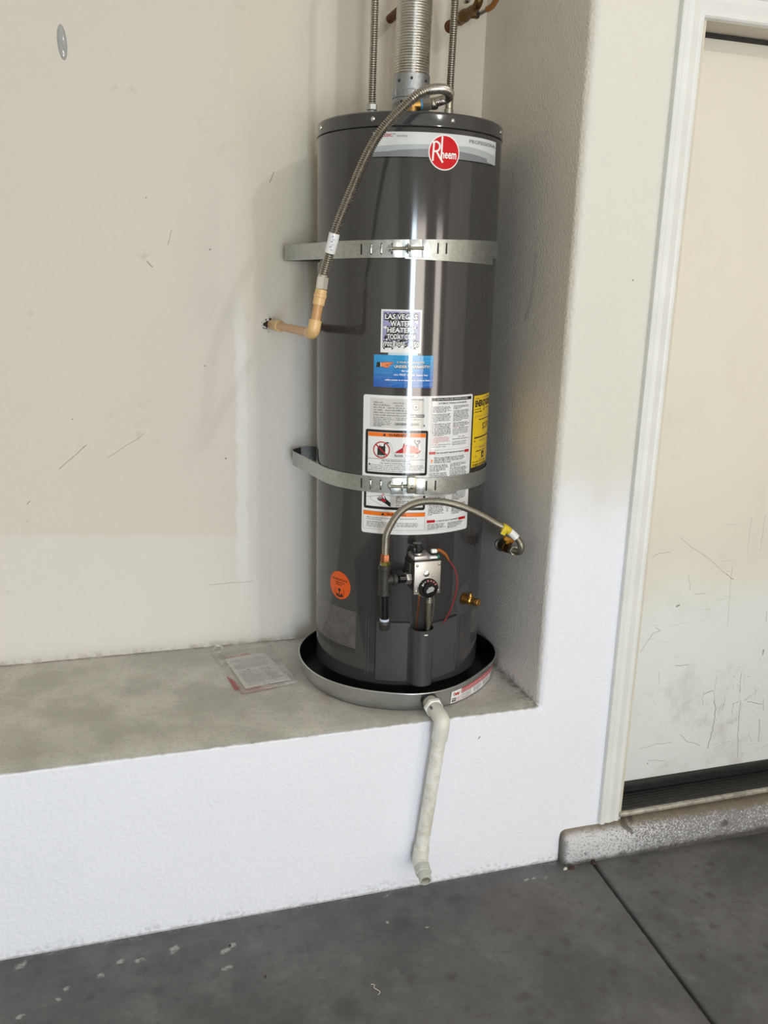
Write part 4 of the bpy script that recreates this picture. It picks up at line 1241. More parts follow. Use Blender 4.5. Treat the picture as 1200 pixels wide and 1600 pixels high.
    warn_tri(p, -0.1175, 0.5148, 0.0040, 'ink', 3); p.text('WARNING', -0.1075, -0.0590, 0.5148, 0.0062, 'ink', 3, 0.02)
    p.para(-0.1610, -0.0250, 0.5105, 2, 0.0045, 0.0026, 'ink2', 1, 0.3); p.para(-0.1610, -0.0200, 0.4990, 4, 0.0042, 0.0025, 'ink2', 1, 0.55)

    # right hand column
    xa, xb = -0.0020, 0.1205
    p.frame(xa, 0.6825, xb, 0.8135, 0.0007, 'ink3', 1); p.rect(xa, 0.8060, xb, 0.8135, 'ink', 2)
    p.text('INSTALLATION AND OPERATION DETAILS', xa + 0.014, xb - 0.014, 0.8085, 0.0030, 'white', 3, 0.01)
    p.text('AUTOMATIC STORAGE WATER HEATER', xa + 0.018, xb - 0.018, 0.7980, 0.0040, 'ink', 2, 0.015)
    m0, m1 = 0.0545, 0.0600
    p.para(xa + 0.003, m0, 0.7935, 5, 0.0032, 0.0021, 'ink', 1, 0.7); p.para(xa + 0.003, m0, 0.7755, 7, 0.0032, 0.0021, 'ink', 1, 0.3); p.para(xa + 0.003, m0, 0.7510, 10, 0.0032, 0.0021, 'ink', 1, 0.6)
    p.para(xa + 0.003, m0, 0.7175, 5, 0.0034, 0.0022, 'inkpink', 1, 0.35); p.greek(xa + 0.003, xa + 0.018, 0.6955, 0.0022, 'inkred', 1); p.greek(xa + 0.021, m0, 0.6955, 0.0022, 'ink2', 1); p.greek(xa + 0.003, m0, 0.6905, 0.0022, 'ink2', 1, 0.8)
    p.para(m1, xb - 0.004, 0.7945, 3, 0.0032, 0.0021, 'ink', 1, 0.5); p.para(m1, xb - 0.004, 0.7830, 9, 0.0032, 0.0021, 'ink', 1, 0.5); p.para(m1, xb - 0.004, 0.7520, 4, 0.0032, 0.0021, 'ink', 1, 0.7)
    p.greek(m1, m1 + 0.014, 0.7350, 0.0022, 'inkred', 1); p.greek(m1 + 0.017, xb - 0.004, 0.7350, 0.0022, 'ink', 1); p.para(m1, xb - 0.004, 0.7345, 5, 0.0032, 0.0021, 'ink2', 1, 0.3)
    warn_tri(p, 0.0800, 0.7125, 0.0016, 'ink', 1); p.greek(0.0840, 0.0990, 0.7125, 0.0028, 'ink', 1); p.greek(m1, xb - 0.004, 0.7075, 0.0026, 'ink', 1); p.para(m1, xb - 0.010, 0.7040, 3, 0.0036, 0.0022, 'ink2', 1, 0.95)
    # safety column
    xa, xb = -0.0045, 0.1195
    p.rect(xa, 0.6725, 0.0125, 0.6795, 'inkred', 2); p.rect(0.1030, 0.6715, xb, 0.6785, 'inkred', 2)
    p.text('FOR YOUR SAFETY READ BEFORE OPERATING', 0.0145, 0.1015, 0.6735, 0.0037, 'ink', 2, 0.02)
    p.frame(xa, 0.4745, xb, 0.6705, 0.0004, 'ink3', 1); p.frame(xa + 0.004, 0.6495, xb - 0.006, 0.6655, 0.0006, 'ink3', 1.5); p.rect(xa + 0.006, 0.6515, xa + 0.010, 0.6600, 'inkorange', 2)
    p.para(xa + 0.014, xb - 0.010, 0.6655, 4, 0.0037, 0.0026, 'ink', 2, 0.5)
    m0, m1 = 0.0500, 0.0560
    p.para(xa + 0.003, m0, 0.6470, 6, 0.0032, 0.0022, 'ink', 1, 0.5); p.para(xa + 0.003, m0, 0.6260, 5, 0.0032, 0.0022, 'ink', 1, 0.5)
    p.para(m1, xb - 0.005, 0.6480, 3, 0.0032, 0.0022, 'ink', 1, 0.6); p.para(m1, xb - 0.003, 0.6370, 8, 0.0032, 0.0022, 'ink', 1, 0.4)
    p.para(xa + 0.003, m0, 0.5660, 6, 0.0032, 0.0022, 'ink', 1, 0.5); p.para(0.066, xb - 0.003, 0.5750, 8, 0.0032, 0.0022, 'ink', 1, 0.5); p.para(xa + 0.003, 0.0430, 0.5440, 9, 0.0032, 0.0022, 'ink', 1, 0.3); p.para(0.066, xb - 0.003, 0.5420, 9, 0.0032, 0.0022, 'ink', 1, 0.5)
    p.ring(0.0530, 0.5400, 0.0020, 0.0032, 'ink2', 1, 14); p.ring(0.0530, 0.5330, 0.0030, 0.0042, 'ink2', 1, 14); p.ring(0.0530, 0.5240, 0.0018, 0.0030, 'ink2', 1, 14)
    p.rect(xa, 0.4955, 0.0180, 0.5025, 'inkred', 2); p.rect(0.0915, 0.4940, 0.1165, 0.5010, 'inkred', 2); p.text('TO TURN OFF GAS TO THE APPLIANCE', 0.0200, 0.0900, 0.4966, 0.0035, 'ink', 2, 0.02)
    p.para(xa + 0.003, m0, 0.4935, 5, 0.0032, 0.0022, 'ink', 1, 0.6); p.para(m1, xb - 0.010, 0.4935, 5, 0.0032, 0.0022, 'ink', 1, 0.6)


label('instruction_label', 'large white label of warnings and operating text', big_sheet, big_print)


# --- yellow energy label
def yel_sheet(p):
    p.rrect(0.1325, 0.6180, 0.2640, 0.8130, 0.006, 'ink', 0); p.rect(0.1335, 0.6255, 0.2620, 0.8120, 'yellow', 0.5)


def yel_print(p):
    p.greek(0.1400, 0.1620, 0.8030, 0.0034, 'ink2', 1); p.greek(0.1800, 0.2400, 0.8040, 0.0034, 'ink2', 1)
    p.text('ENERGYGUIDE', 0.1395, 0.2500, 0.7840, 0.0150, 'ink', 1, 0.05)
    p.poly([(0.1880, 0.7760), (0.1950, 0.7760), (0.1915, 0.7670)], 'ink', 1); p.rect(0.1905, 0.7760, 0.1925, 0.7840, 'ink', 1)
    p.greek(0.1390, 0.1700, 0.7755, 0.0032, 'ink', 1); p.greek(0.1390, 0.1780, 0.7685, 0.0034, 'ink', 1); p.greek(0.2000, 0.2450, 0.7755, 0.0032, 'ink2', 1)
    p.rect(0.1380, 0.7575, 0.2550, 0.7583, 'ink2', 1); p.greek(0.1620, 0.2400, 0.7475, 0.0040, 'ink', 1); p.text('$270', 0.1860, 0.2350, 0.7220, 0.0170, 'ink', 1, 0.0)
    p.rect(0.1420, 0.7010, 0.2500, 0.7045, 'ink', 1); p.greek(0.1415, 0.1500, 0.6925, 0.0036, 'ink', 1); p.greek(0.1700, 0.2100, 0.6920, 0.0034, 'ink2', 1)
    p.rect(0.1380, 0.6780, 0.2550, 0.6786, 'ink2', 1); p.greek(0.1740, 0.2150, 0.6730, 0.0034, 'ink2', 1); p.greek(0.1540, 0.2150, 0.6650, 0.0040, 'ink', 1)
    p.rect(0.1880, 0.6460, 0.2080, 0.6630, 'ink', 1); p.poly([(0.1930, 0.6500), (0.2030, 0.6500), (0.2030, 0.6590), (0.1980, 0.6560)], 'yellow', 2); p.greek(0.1500, 0.1620, 0.6520, 0.0036, 'ink2', 1); p.greek(0.1750, 0.2050, 0.6420, 0.0030, 'ink2', 1)
    for k in range(6):
        p.greek(0.1395, 0.2450, 0.6375 - 0.0058 * k if k < 5 else 0.6290, 0.0028, 'ink', 1, 0.95)


label('energy_label', 'yellow energy label with black heading, on the right edge', yel_sheet, yel_print)


# --- orange round sticker
def or_sheet(p):
    p.disc(-0.2440, 0.3050, 0.0385, 0.0385, 'orangedisc', 0, 40)


def or_print(p):
    c = -0.2440
    p.text('IN CASE OF FLOOD', c - 0.0285, c + 0.0285, 0.3180, 0.0050, 'ink', 1, 0.02)
    p.greek(c - 0.018, c + 0.018, 0.3110, 0.0030, 'ink', 1); p.greek(c - 0.012, c + 0.012, 0.3055, 0.0030, 'ink', 1)
    p.line([(c - 0.016, 0.2960), (c - 0.016, 0.2780)], 0.0012, 'ink', 1); p.line([(c + 0.016, 0.2960), (c + 0.016, 0.2780)], 0.0012, 'ink', 1); p.line([(c - 0.016, 0.2780), (c + 0.016, 0.2780)], 0.0012, 'ink', 1)
    p.line([(c, 0.2930), (c, 0.2780)], 0.0030, 'ink', 1); p.disc(c, 0.2920, 0.0045, 0.0045, 'ink', 1, 14); p.poly([(c - 0.013, 0.2745), (c - 0.008, 0.2830), (c - 0.003, 0.2760), (c + 0.003, 0.2760), (c + 0.009, 0.2840), (c + 0.014, 0.2745), (c, 0.2715)], 'ink', 2)


label('flood_sticker', 'orange round sticker', or_sheet, or_print)

# ------------------------------------------------------------------ seismic straps
def strap_path(xl, yl, xr, yr, r):
    P = [(-0.06, 0.250), (xl + 0.035, 0.246), (xl + 0.006, yl + 0.028), (xl, yl)]
    tl = -78
    for k in range(41):
        t = R_(tl + (156) * k / 40); P.append((r * math.sin(t), -r * math.cos(t)))
    P += [(xr, yr), (xr - 0.006, yr + 0.028), (xr - 0.03, 0.246), (0.06, 0.250)]
    return P


def ribbon(mb, P, zc, wd, th, fz):
    """flat band following the plan polyline P"""
    rs = []
    m = len(P)
    for i, (x, y) in enumerate(P):
        a = Vector(P[max(i - 1, 0)]); b = Vector(P[min(i + 1, m - 1)]); t = (b - a).normalized(); nrm = Vector((t.y, -t.x))
        z = zc + fz(x); c = Vector((x, y))
        q = c + nrm * th
        rs.append([Vector((c.x, c.y, z - wd / 2)), Vector((c.x, c.y, z + wd / 2)), Vector((q.x, q.y, z + wd / 2)), Vector((q.x, q.y, z - wd / 2))])
    mb.rings(rs)


def strap(lbl, zc, slope, left, right, bolt, tabs, slots, tail, nut_s, plates, tilt):
    root = empty('seismic_strap', O, ROT, lbl, 'pipe strap', 'galvanised straps around the water heater')
    fz = lambda x: slope * x
    r = RT + 0.0022; th = 0.0014
    P = strap_path(*left, *right, r)
    mb = MB(); ribbon(mb, P, zc, 0.0405, th, fz); mb.build('band', M['galv'], root, 40)
    # overlapping second band end
    mb = MB(); s0, s1, dz0, dz1, w0, w1 = tail
    n = 24; rs = []
    for i in range(n + 1):
        s = s0 + (s1 - s0) * i / n; k = i / n; zz = zc + slope * s + dz0 + (dz1 - dz0) * k; hw = (w0 + (w1 - w0) * k) / 2; rr = r + (-0.0016 if i > 2 else 0.0016)
        rs.append([W(s, zz - hw, rr), W(s, zz + hw, rr), W(s, zz + hw, rr + 0.0012), W(s, zz - hw, rr + 0.0012)])
    mb.rings(rs); mb.build('band_end', M['galv'], root, 40)
    for s in tabs:     # folded lugs that take the bolt
        z = zc + slope * s; a = W(s, z, r + 0.0015); d = Vector((math.sin(s / RT), -math.cos(s / RT), 0)); tg = Vector((d.y * -1, d.x, 0))
        mb = MB(); pts = []
        for k in range(13):
            q = math.pi * k / 12; pts.append((0.0125 * math.sin(q) * 1.1, -0.0125 * math.cos(q)))
        vs = []
        for sgn in (-0.0011, 0.0011):
            vs += [a + d * u + Vector((0, 0, v)) + tg * sgn for u, v in pts]
        n = len(pts); fs = [list(range(n))[::-1], list(range(n, 2 * n))] + [[i, (i + 1) % n, n + (i + 1) % n, n + i] for i in range(n)]
        mb.add(vs, fs); mb.build('lug', M['galv'], root, 40)
    for sc_, hw_ in plates:     # flattened band ends behind the bolt
        a = W(sc_, zc + slope * sc_, r + 0.0052); mb = MB(); mb.box(a - Vector((hw_, 0.0006, 0.0203)), a + Vector((hw_, 0.0006, 0.0203)), 0.0004, Euler((R_(-tilt), 0, R_(-14.5))).to_matrix()); mb.build('flat_end', M['galv2'], root)
    b0, b1 = bolt
    def BP(s):
        return W(s, zc + slope * s, r + 0.0105)
    p0, p1 = BP(b0), BP(b1); ax = (p1 - p0).normalized()
    mb = MB(); mb.cyl(p0 - ax * 0.001, p1, 0.0037, n=14)
    q = p0
    k = 0
    while (p1 - q).length > 0.0016:           # thread
        mb.lathe([(0.0037, 0), (0.0042, 0.0006), (0.0037, 0.0012)], q, ax, 12, False, False); q = q + ax * 0.0015
    mb.build('bolt', M['zinc'], root)
    mb = MB(); mb.lathe([(0.0075, 0), (0.0082, 0.001), (0.0070, 0.0035), (0.003, 0.0048)], p0, -ax, 18); mb.build('bolt_head', M['chrome'], root)
    mb = MB(); c = BP(nut_s); mb.hexa(c - ax * 0.004, c + ax * 0.004, 0.0078); mb.lathe([(0.0088, 0), (0.0088, 0.0012)], c - ax * 0.0065, ax, 20); mb.build('nut', M['zinc'], root)
    for s in slots:
        z = zc + slope * s; mb = MB()
        shell(mb, s - 0.0019, s + 0.0019, z - 0.0125, z + 0.0125, r + th - 0.0002, 0.0005, 2); mb.build('slot', M['seam'], root)
    for s in slots[1:3]:
        z = zc + slope * s; a = W(s + 0.0008, z, r + th); mb = MB(); mb.box(a - Vector((0.0014, 0.001, 0.0105)), a + Vector((0.0014, 0.0014, 0.0105)), 0.0008); mb.build('slot_lip', M['chrome'], root)
    return root


strap('upper galvanised strap across the tank, below the red badge', 1.1665, 0.028, (-0.283, 0.195), (0.262, 0.165), (-0.1123, -0.036), (-0.1085, -0.0715), [-0.1850, -0.1596, -0.1340, -0.0009, 0.0204], (-0.078, 0.2020, -0.0025, -0.030, 0.0405, 0.016), -0.0690, [(-0.0955, 0.0115), (-0.0560, 0.0130), (-0.0300, 0.0095)], 0.0)
strap('lower galvanised strap crossing the big white instruction label', 0.5935, 0.0, (-0.264, 0.190), (0.250, 0.165), (-0.1000, -0.038), (-0.0985, -0.0700), [-0.1753, -0.1506, -0.1236, -0.0096, 0.0144], (-0.0985, 0.0790, -0.005, -0.014, 0.0405, 0.026), -0.0480, [(-0.0830, 0.0150), (-0.0270, 0.0120)], 2.0)
# folded clamp plate of the lower strap
st2 = [o_ for o_ in col.objects if o_.name.startswith('seismic_strap')][-1]
mb = MB(); c = W(-0.048, 0.5980, RT + 0.013); mb.box(c - Vector((0.011, 0.004, 0.0205)), c + Vector((0.011, 0.004, 0.0205)), 0.001, Matrix.Rotation(-0.048 / RT, 3, 'Z')); mb.build('clamp_plate', M['zinc'], st2)

# ------------------------------------------------------------------ flue
flue = empty('flue_pipe', (-0.3046, 0.3398, H + 1.505), (0, 0, 0), 'silver corrugated vent duct rising from the top of the water heater', 'vent pipe')
mb = MB(); corrugated(mb, [(0, 0, 0.062), (0.0005, 0.0005, 0.15), (0.002, 0.001, 0.26), (0.004, 0.002, 0.44), (0.004, 0.002, 0.7765)], 0.0442, 0.0062, 0.0022, 40); mb.build('flexible_duct', M['vent'], flue, 60)
mb = MB(); mb.lathe([(0.0452, 0.002), (0.0462, 0.004), (0.0455, 0.006), (0.0455, 0.024), (0.0466, 0.025), (0.0466, 0.041), (0.0455, 0.042), (0.0458, 0.078), (0.0445, 0.079)], (0, 0, 0), (0, 0, 1), 48, False, False)
collar = mb.build('collar', M['collar'], flue, 25)
mb = MB()
for k in range(9):
    mb = MB(); t = R_(-95 + 22 * k); d = Vector((math.sin(t), -math.cos(t), 0)); c = d * 0.0470 + Vector((0, 0, 0.033)); mb.box(c - Vector((0.0012, 0.0012, 0.008)), c + Vector((0.0012, 0.0012, 0.008)), 0.0008, Matrix.Rotation(t, 3, 'Z')); mb.build('crimp_tab', M['collar'], collar)
for t_, z_ in ((-60, 0.062), (-18, 0.066), (32, 0.063), (-48, 0.014)):
    t = R_(t_); d = Vector((math.sin(t), -math.cos(t), 0)); mb = MB(); mb.lathe([(0.0036, -0.001), (0.0036, 0.001), (0.002, 0.0026)], d * 0.0458 + Vector((0, 0, z_)), d, 8); mb.build('screw', M['iron'], collar)
mb = MB(); t = R_(-26); d = Vector((math.sin(t), -math.cos(t), 0)); c = d * 0.0457 + Vector((0, 0, 0.018)); rt = Matrix.Rotation(t, 3, 'Z'); mb.box(c - Vector((0.007, 0.0006, 0.0014)), c + Vector((0.007, 0.0006, 0.0014)), 0, rt); c2 = c + rt @ Vector((0.006, 0, 0)); mb.box(c2 - Vector((0.002, 0.0006, 0.0036)), c2 + Vector((0.002, 0.0006, 0.0036)), 0, rt)
mb.build('vent_slot', M['seam'], collar)

# ------------------------------------------------------------------ water connectors, stubs, cold shutoff
wc = empty('water_connector', (-0.4065, 0.337, 1.99), (0, 0, 0), 'corrugated steel water connector left of the vent duct', 'water hose', 'flexible water connectors on top of the heater')
mb = MB(wc.location); corrugated(mb, [(-0.4065, 0.337, 1.998), (-0.4065, 0.337, 2.06), (-0.4055, 0.337, 2.15), (-0.4045, 0.337, 2.26), (-0.402, 0.335, 2.36), (-0.365, 0.335, 2.43), (-0.312, 0.34, 2.40), (-0.288, 0.365, 2.32), (-0.284, 0.384, 2.285)], 0.0098, 0.0052, 0.0030, 14); mb.build('corrugated_hose', M['steel'], wc, 60)
mb = MB(wc.location); mb.hexa((-0.4065, 0.337, 1.9895), (-0.4065, 0.337, 2.0035), 0.0135); mb.build('nut', M['galv'], wc)
wc2 = empty('water_connector', (-0.2035, 0.337, 2.01), (0, 0, 0), 'corrugated steel water connector right of the vent duct, in front of the brown valve', 'water hose', 'flexible water connectors on top of the heater')
mb = MB(wc2.location); corrugated(mb, [(-0.2030, 0.337, 2.035), (-0.2020, 0.337, 2.10), (-0.2005, 0.337, 2.18), (-0.199, 0.337, 2.27), (-0.192, 0.34, 2.37), (-0.160, 0.36, 2.44), (-0.122, 0.385, 2.40), (-0.109, 0.405, 2.34)], 0.0098, 0.0052, 0.0030, 14); mb.build('corrugated_hose', M['steel'], wc2, 60)
mb = MB(wc2.location); mb.lathe([(0.0098, 0), (0.0100, 0.001), (0.0100, 0.026), (0.0092, 0.028)], (-0.2033, 0.337, 2.0095), (0.012, 0, 1), 20); mb.build('plain_end', M['zinc'], wc2)

cs = empty('copper_stub', (-0.284, D, 2.272), (0, 0, 0), 'brown copper pipe stub coming out of the wall behind the vent duct', 'pipe')
mb = MB(cs.location); mb.tube(catmull([(-0.284, D, 2.272), (-0.284, 0.50, 2.272), (-0.284, 0.405, 2.273), (-0.284, 0.388, 2.286)], 0.006), 0.0115, 16); mb.build('pipe', M['copper_old'], cs)
mb = MB(cs.location); mb.lathe([(0.020, 0.0), (0.020, 0.0015), (0.0122, 0.006)], (-0.284, D, 2.272), (0, -1, 0), 28); mb.build('escutcheon', M['plain'], cs)
sv = empty('cold_shutoff_valve', (-0.108, D, 2.272), (0, 0, 0), 'aged brass shutoff valve with brown lever, high in the corner', 'valve')
mb = MB(sv.location); mb.lathe([(0.017, 0), (0.017, 0.0015), (0.012, 0.006)], (-0.108, D, 2.272), (0, -1, 0), 24); mb.build('escutcheon', M['copper_old'], sv)
mb = MB(sv.location); mb.cyl((-0.108, D - 0.002, 2.272), (-0.108, 0.53, 2.2735), 0.0108, n=18); mb.build('pipe', M['copper_old'], sv)
mb = MB(sv.location); mb.hexa((-0.108, 0.545, 2.273), (-0.108, 0.525, 2.2735), 0.0158); mb.lathe([(0.012, 0), (0.0165, 0.008), (0.0165, 0.030), (0.012, 0.040), (0.012, 0.075)], (-0.108, 0.525, 2.2735), (0, -1, 0), 20)
mb.cyl((-0.108, 0.498, 2.2735), (-0.078, 0.498, 2.2775), 0.0085, n=16); mb.tube(catmull([(-0.108, 0.455, 2.2735), (-0.108, 0.42, 2.275), (-0.108, 0.405, 2.29), (-0.109, 0.405, 2.335)], 0.006), 0.011, 14); mb.build('valve_body', M['brass2'], sv)
mb = MB(sv.location); mb.hexa((-0.079, 0.498, 2.2775), (-0.070, 0.498, 2.279), 0.0105); mb.build('stem_nut', M['iron'], sv)
mb = MB(sv.location); mb.tube([(-0.071, 0.498, 2.279), (-0.064, 0.488, 2.283), (-0.056, 0.470, 2.287)], 0.0055, 10); mb.build('lever', M['galv'], sv)
mb = MB(sv.location); mb.tube(catmull([(-0.057, 0.472, 2.2865), (-0.050, 0.452, 2.291), (-0.050, 0.42, 2.305), (-0.050, 0.39, 2.32)], 0.006), 0.0075, 12); mb.build('lever_grip', M['browngrip'], sv)
mb = MB(sv.location); mb.sphere((-0.117, 0.470, 2.300), 0.011, 14, (1, 1, 0.6)); mb.build('packing_cap', M['chrome'], sv)

# ------------------------------------------------------------------ relief hose and tan pipe
hose = empty('relief_hose', (-0.579, 0.125, 1.564), (0, 0, 0), 'long corrugated steel hose looping down from the heater top to the tan pipe', 'water hose')
HP = [(-0.289, 0.190, 1.9935), (-0.274, 0.165, 1.9985), (-0.283, 0.130, 2.0030), (-0.315, 0.090, 2.0010), (-0.360, 0.060, 1.989), (-0.388, 0.055, 1.974), (-0.412, 0.060, 1.952), (-0.437, 0.070, 1.927), (-0.466, 0.080, 1.890), (-0.493, 0.085, 1.840), (-0.519, 0.090, 1.778), (-0.541, 0.095, 1.723), (-0.557, 0.100, 1.677), (-0.564, 0.110, 1.639), (-0.572, 0.120, 1.604), (-0.575, 0.125, 1.586)]
mb = MB(hose.location); corrugated(mb, HP, 0.0112, 0.0050, 0.0032, 16); mb.build('corrugated_hose', M['steel'], hose, 60)
mb = MB(hose.location); mb.hexa((-0.5755, 0.125, 1.586), (-0.5790, 0.125, 1.558), 0.0135); mb.lathe([(0.0112, 0), (0.0118, 0.004)], (-0.5748, 0.125, 1.590), (-0.12, 0, -1), 18); mb.build('nut', M['chrome'], hose)
mb = MB(hose.location); q = catmull([(-0.5560, 0.0995, 1.682), (-0.5600, 0.104, 1.660), (-0.5640, 0.110, 1.639)], 0.004); mb.tube(q, 0.0124, 18); tg = mb.build('paper_tag', M['paper'], hose); tg['label'] = 'white paper tag wrapped around the hose'
mb = MB(hose.location)
for k in range(9):
    t_ = -1.9 + 0.13 * (k % 3); a = Vector((-0.5575, 0.1008, 1.674)).lerp(Vector((-0.5630, 0.1085, 1.645)), k / 8); d = Vector((math.cos(t_), math.sin(t_), 0)); mb.box(a + d * 0.0122 - Vector((0.0022, 0.0012, 0.0008)), a + d * 0.0122 + Vector((0.0022, 0.0012, 0.0008)), 0, Matrix.Rotation(t_ + math.pi / 2, 3, 'Z'))
mb.build('print', M['purple2'], tg)

tp = empty('tan_discharge_pipe', (-0.6085, D, 1.4546), (0, 0, 0), 'tan plastic discharge pipe coming out of the wall hole and turning up to the hose', 'pipe')
L0 = tp.location
EL = Vector((-0.5980, 0.124, 1.4575))
mb = MB(L0); mb.cyl((-0.6080, D + 0.0, 1.4550), (-0.6005, 0.165, 1.4570), 0.0110, n=20); mb.build('horizontal_pipe', M['cpvc2'], tp)
mb = MB(L0); a = Vector((-0.6078, D - 0.004, 1.4550)); d = (Vector((-0.6005, 0.165, 1.4570)) - a).normalized(); mb.lathe([(0.0145, 0), (0.0145, 0.055), (0.0155, 0.057), (0.0155, 0.105), (0.0138, 0.107)], a, d, 24); mb.build('coupling', M['cpvc'], tp)
mb = MB(L0); up = (Vector((-0.5815, 0.125, 1.545)) - EL).normalized()
q = [EL - d * 0.034, EL - d * 0.018, EL - d * 0.010 + up * 0.001, EL - d * 0.004 + up * 0.004, EL + up * 0.010, EL + up * 0.018, EL + up * 0.032]
mb.tube(catmull(q, 0.0035), 0.0148, 22); mb.build('elbow', M['cpvc'], tp)
mb = MB(L0); mb.cyl(EL + up * 0.028, EL + up * 0.080, 0.0112, n=20); mb.build('riser', M['cpvc2'], tp)
mb = MB(L0); mb.lathe([(0.0140, 0.066), (0.0140, 0.083), (0.0152, 0.084), (0.0152, 0.090), (0.0140, 0.091), (0.0140, 0.1005), (0.0125, 0.102)], EL, up, 24); mb.build('adapter', M['cpvc'], tp)
mb = MB(L0)
N_ = 26; rnd = random.Random(2); vs = [(-0.6120, D - 0.0012, 1.4550)]
for k in range(N_):
    t = 2 * math.pi * k / N_; rr = 0.017 * rnd.uniform(0.75, 1.15); vs.append((-0.6160 + rr * 1.15 * math.cos(t), D - 0.0012, 1.4555 + rr * math.sin(t)))
mb.add(vs, [[0, k + 1, (k + 1) % N_ + 1] for k in range(N_)]); mb.build('wall_hole', M['groove'], tp)
mb = MB(L0)
for k in range(9):
    mb = MB(L0); t = 0.9 * k; c = Vector((-0.6160 + 0.018 * math.cos(t), D - 0.002, 1.4555 + 0.016 * math.sin(t))); mb.box(c - Vector((0.007, 0.0025, 0.0035)), c + Vector((0.007, 0.0025, 0.0035)), 0.0015, Euler((0.3 * k, 0.9 * k, 0.2)).to_matrix()); mb.build('plaster_piece', M['back'], tp)

# ------------------------------------------------------------------ gas piping
gp = empty('gas_drip_leg', loc((0, 0, 0)), (0, 0, 0), 'black iron gas tee with capped drip leg beside the control valve', 'gas pipe')
gp.location = O; gp.rotation_euler = ROT
tx, ty_, tz = -0.1262, -0.270, 0.3645
mb = MB()
mb.lathe([(0.0138, -0.040), (0.0158, -0.038), (0.0158, -0.029), (0.0142, -0.027), (0.0142, 0.027), (0.0158, 0.029), (0.0158, 0.038), (0.0138, 0.040)], (tx, ty_, tz), (0, 0, 1), 28)
mb.lathe([(0.0125, 0.004), (0.0125, 0.021), (0.0155, 0.023), (0.0155, 0.031), (0.0135, 0.033)], (tx, ty_, tz), (1, 0, 0), 28); mb.build('tee', M['iron'], gp)
mb = MB(); mb.cyl((tx + 0.030, ty_, tz), (-0.0690, ty_, tz), 0.0108, n=22)
for k in range(3): mb.lathe([(0.0108, 0), (0.0117, 0.001), (0.0108, 0.002)], (tx + 0.0335 + 0.002 * k, ty_, tz), (1, 0, 0), 22, False, False)
mb.build('nipple', M['blackpipe'], gp)
mb = MB(); mb.cyl((tx + 0.001, ty_, tz - 0.036), (tx + 0.003, ty_, tz - 0.106), 0.0104, n=22); mb.build('drip_pipe', M['blackpipe'], gp)
mb = MB(); mb.lathe([(0.0112, 0), (0.0122, 0.002), (0.0118, 0.006), (0.0104, 0.007)], (tx + 0.0028, ty_, tz - 0.103), (0, 0, -1), 20); mb.build('thread_tape', M['teflon'], gp)
mb = MB(); mb.lathe([(0.0112, 0), (0.0118, 0.003), (0.0100, 0.005)], (tx, ty_, tz + 0.0385), (0, 0, 1), 20); mb.build('thread_tape', M['teflon'], gp)
mb = MB(); mb.lathe([(0.0150, 0.109), (0.0162, 0.111), (0.0162, 0.117), (0.0142, 0.119), (0.0136, 0.130), (0.0115, 0.133), (0.0, 0.1335)], (tx + 0.003, ty_, tz), (0, 0, -1), 24, True, False); mb.build('cap', M['iron'], gp)

gc = empty('gas_connector', (-0.4235, 0.067, 0.905), (0, 0, 0), 'flexible grey gas connector arching from the iron tee to the right wall', 'gas hose')
b0 = gc.location
mb = MB(b0); mb.hexa((-0.4222, 0.0672, 0.8945), (-0.4224, 0.0672, 0.9055), 0.0135); mb.lathe([(0.0085, 0), (0.0105, 0.003)], (-0.4223, 0.0672, 0.8935), (0, 0, 1), 16); mb.build('flare_fitting', M['brassnut'], gc)
mb = MB(b0); mb.lathe([(0.0112, 0), (0.0122, 0.001), (0.0122, 0.016), (0.0108, 0.019), (0.0096, 0.021)], (-0.4224, 0.0672, 0.9055), (0, 0, 1), 6); mb.build('flare_nut', M['copper'], gc)
GP = [(-0.4225, 0.067, 0.924), (-0.4250, 0.060, 0.950), (-0.4270, 0.045, 0.985), (-0.411, 0.030, 1.029), (-0.386, 0.020, 1.056), (-0.349, 0.015, 1.068), (-0.300, 0.015, 1.066), (-0.242, 0.030, 1.048), (-0.176, 0.060, 1.016), (-0.119, 0.085, 0.983), (-0.082, 0.090, 0.962), (-0.059, 0.085, 0.943), (-0.046, 0.078, 0.921), (-0.043, 0.088, 0.902), (-0.0435, 0.108, 0.895), (-0.044, 0.122, 0.894)]
mb = MB(b0); corrugated(mb, GP, 0.0088, 0.0026, 0.0006, 16); mb.build('braided_hose', M['braid'], gc, 60)
mb = MB(b0); q = catmull([(-0.100, 0.088, 0.9735), (-0.089, 0.0895, 0.967), (-0.077, 0.0895, 0.9585)], 0.004); mb.tube(q, 0.0104, 16); mb.box((-0.104, 0.078, 0.952), (-0.090, 0.081, 0.970), 0.0008, Matrix.Rotation(0.5, 3, 'Y')); mb.build('yellow_tag', M['yellowtag'], gc)
mb = MB(b0); q = catmull([(-0.077, 0.0895, 0.9585), (-0.067, 0.087, 0.950), (-0.058, 0.084, 0.941)], 0.004); mb.tube(q, 0.0101, 16); mb.build('white_tag', M['paper'], gc)
mb = MB(b0); mb.hexa((-0.0440, 0.120, 0.894), (-0.0438, 0.136, 0.893), 0.0135); mb.build('end_nut', M['zinc'], gc)

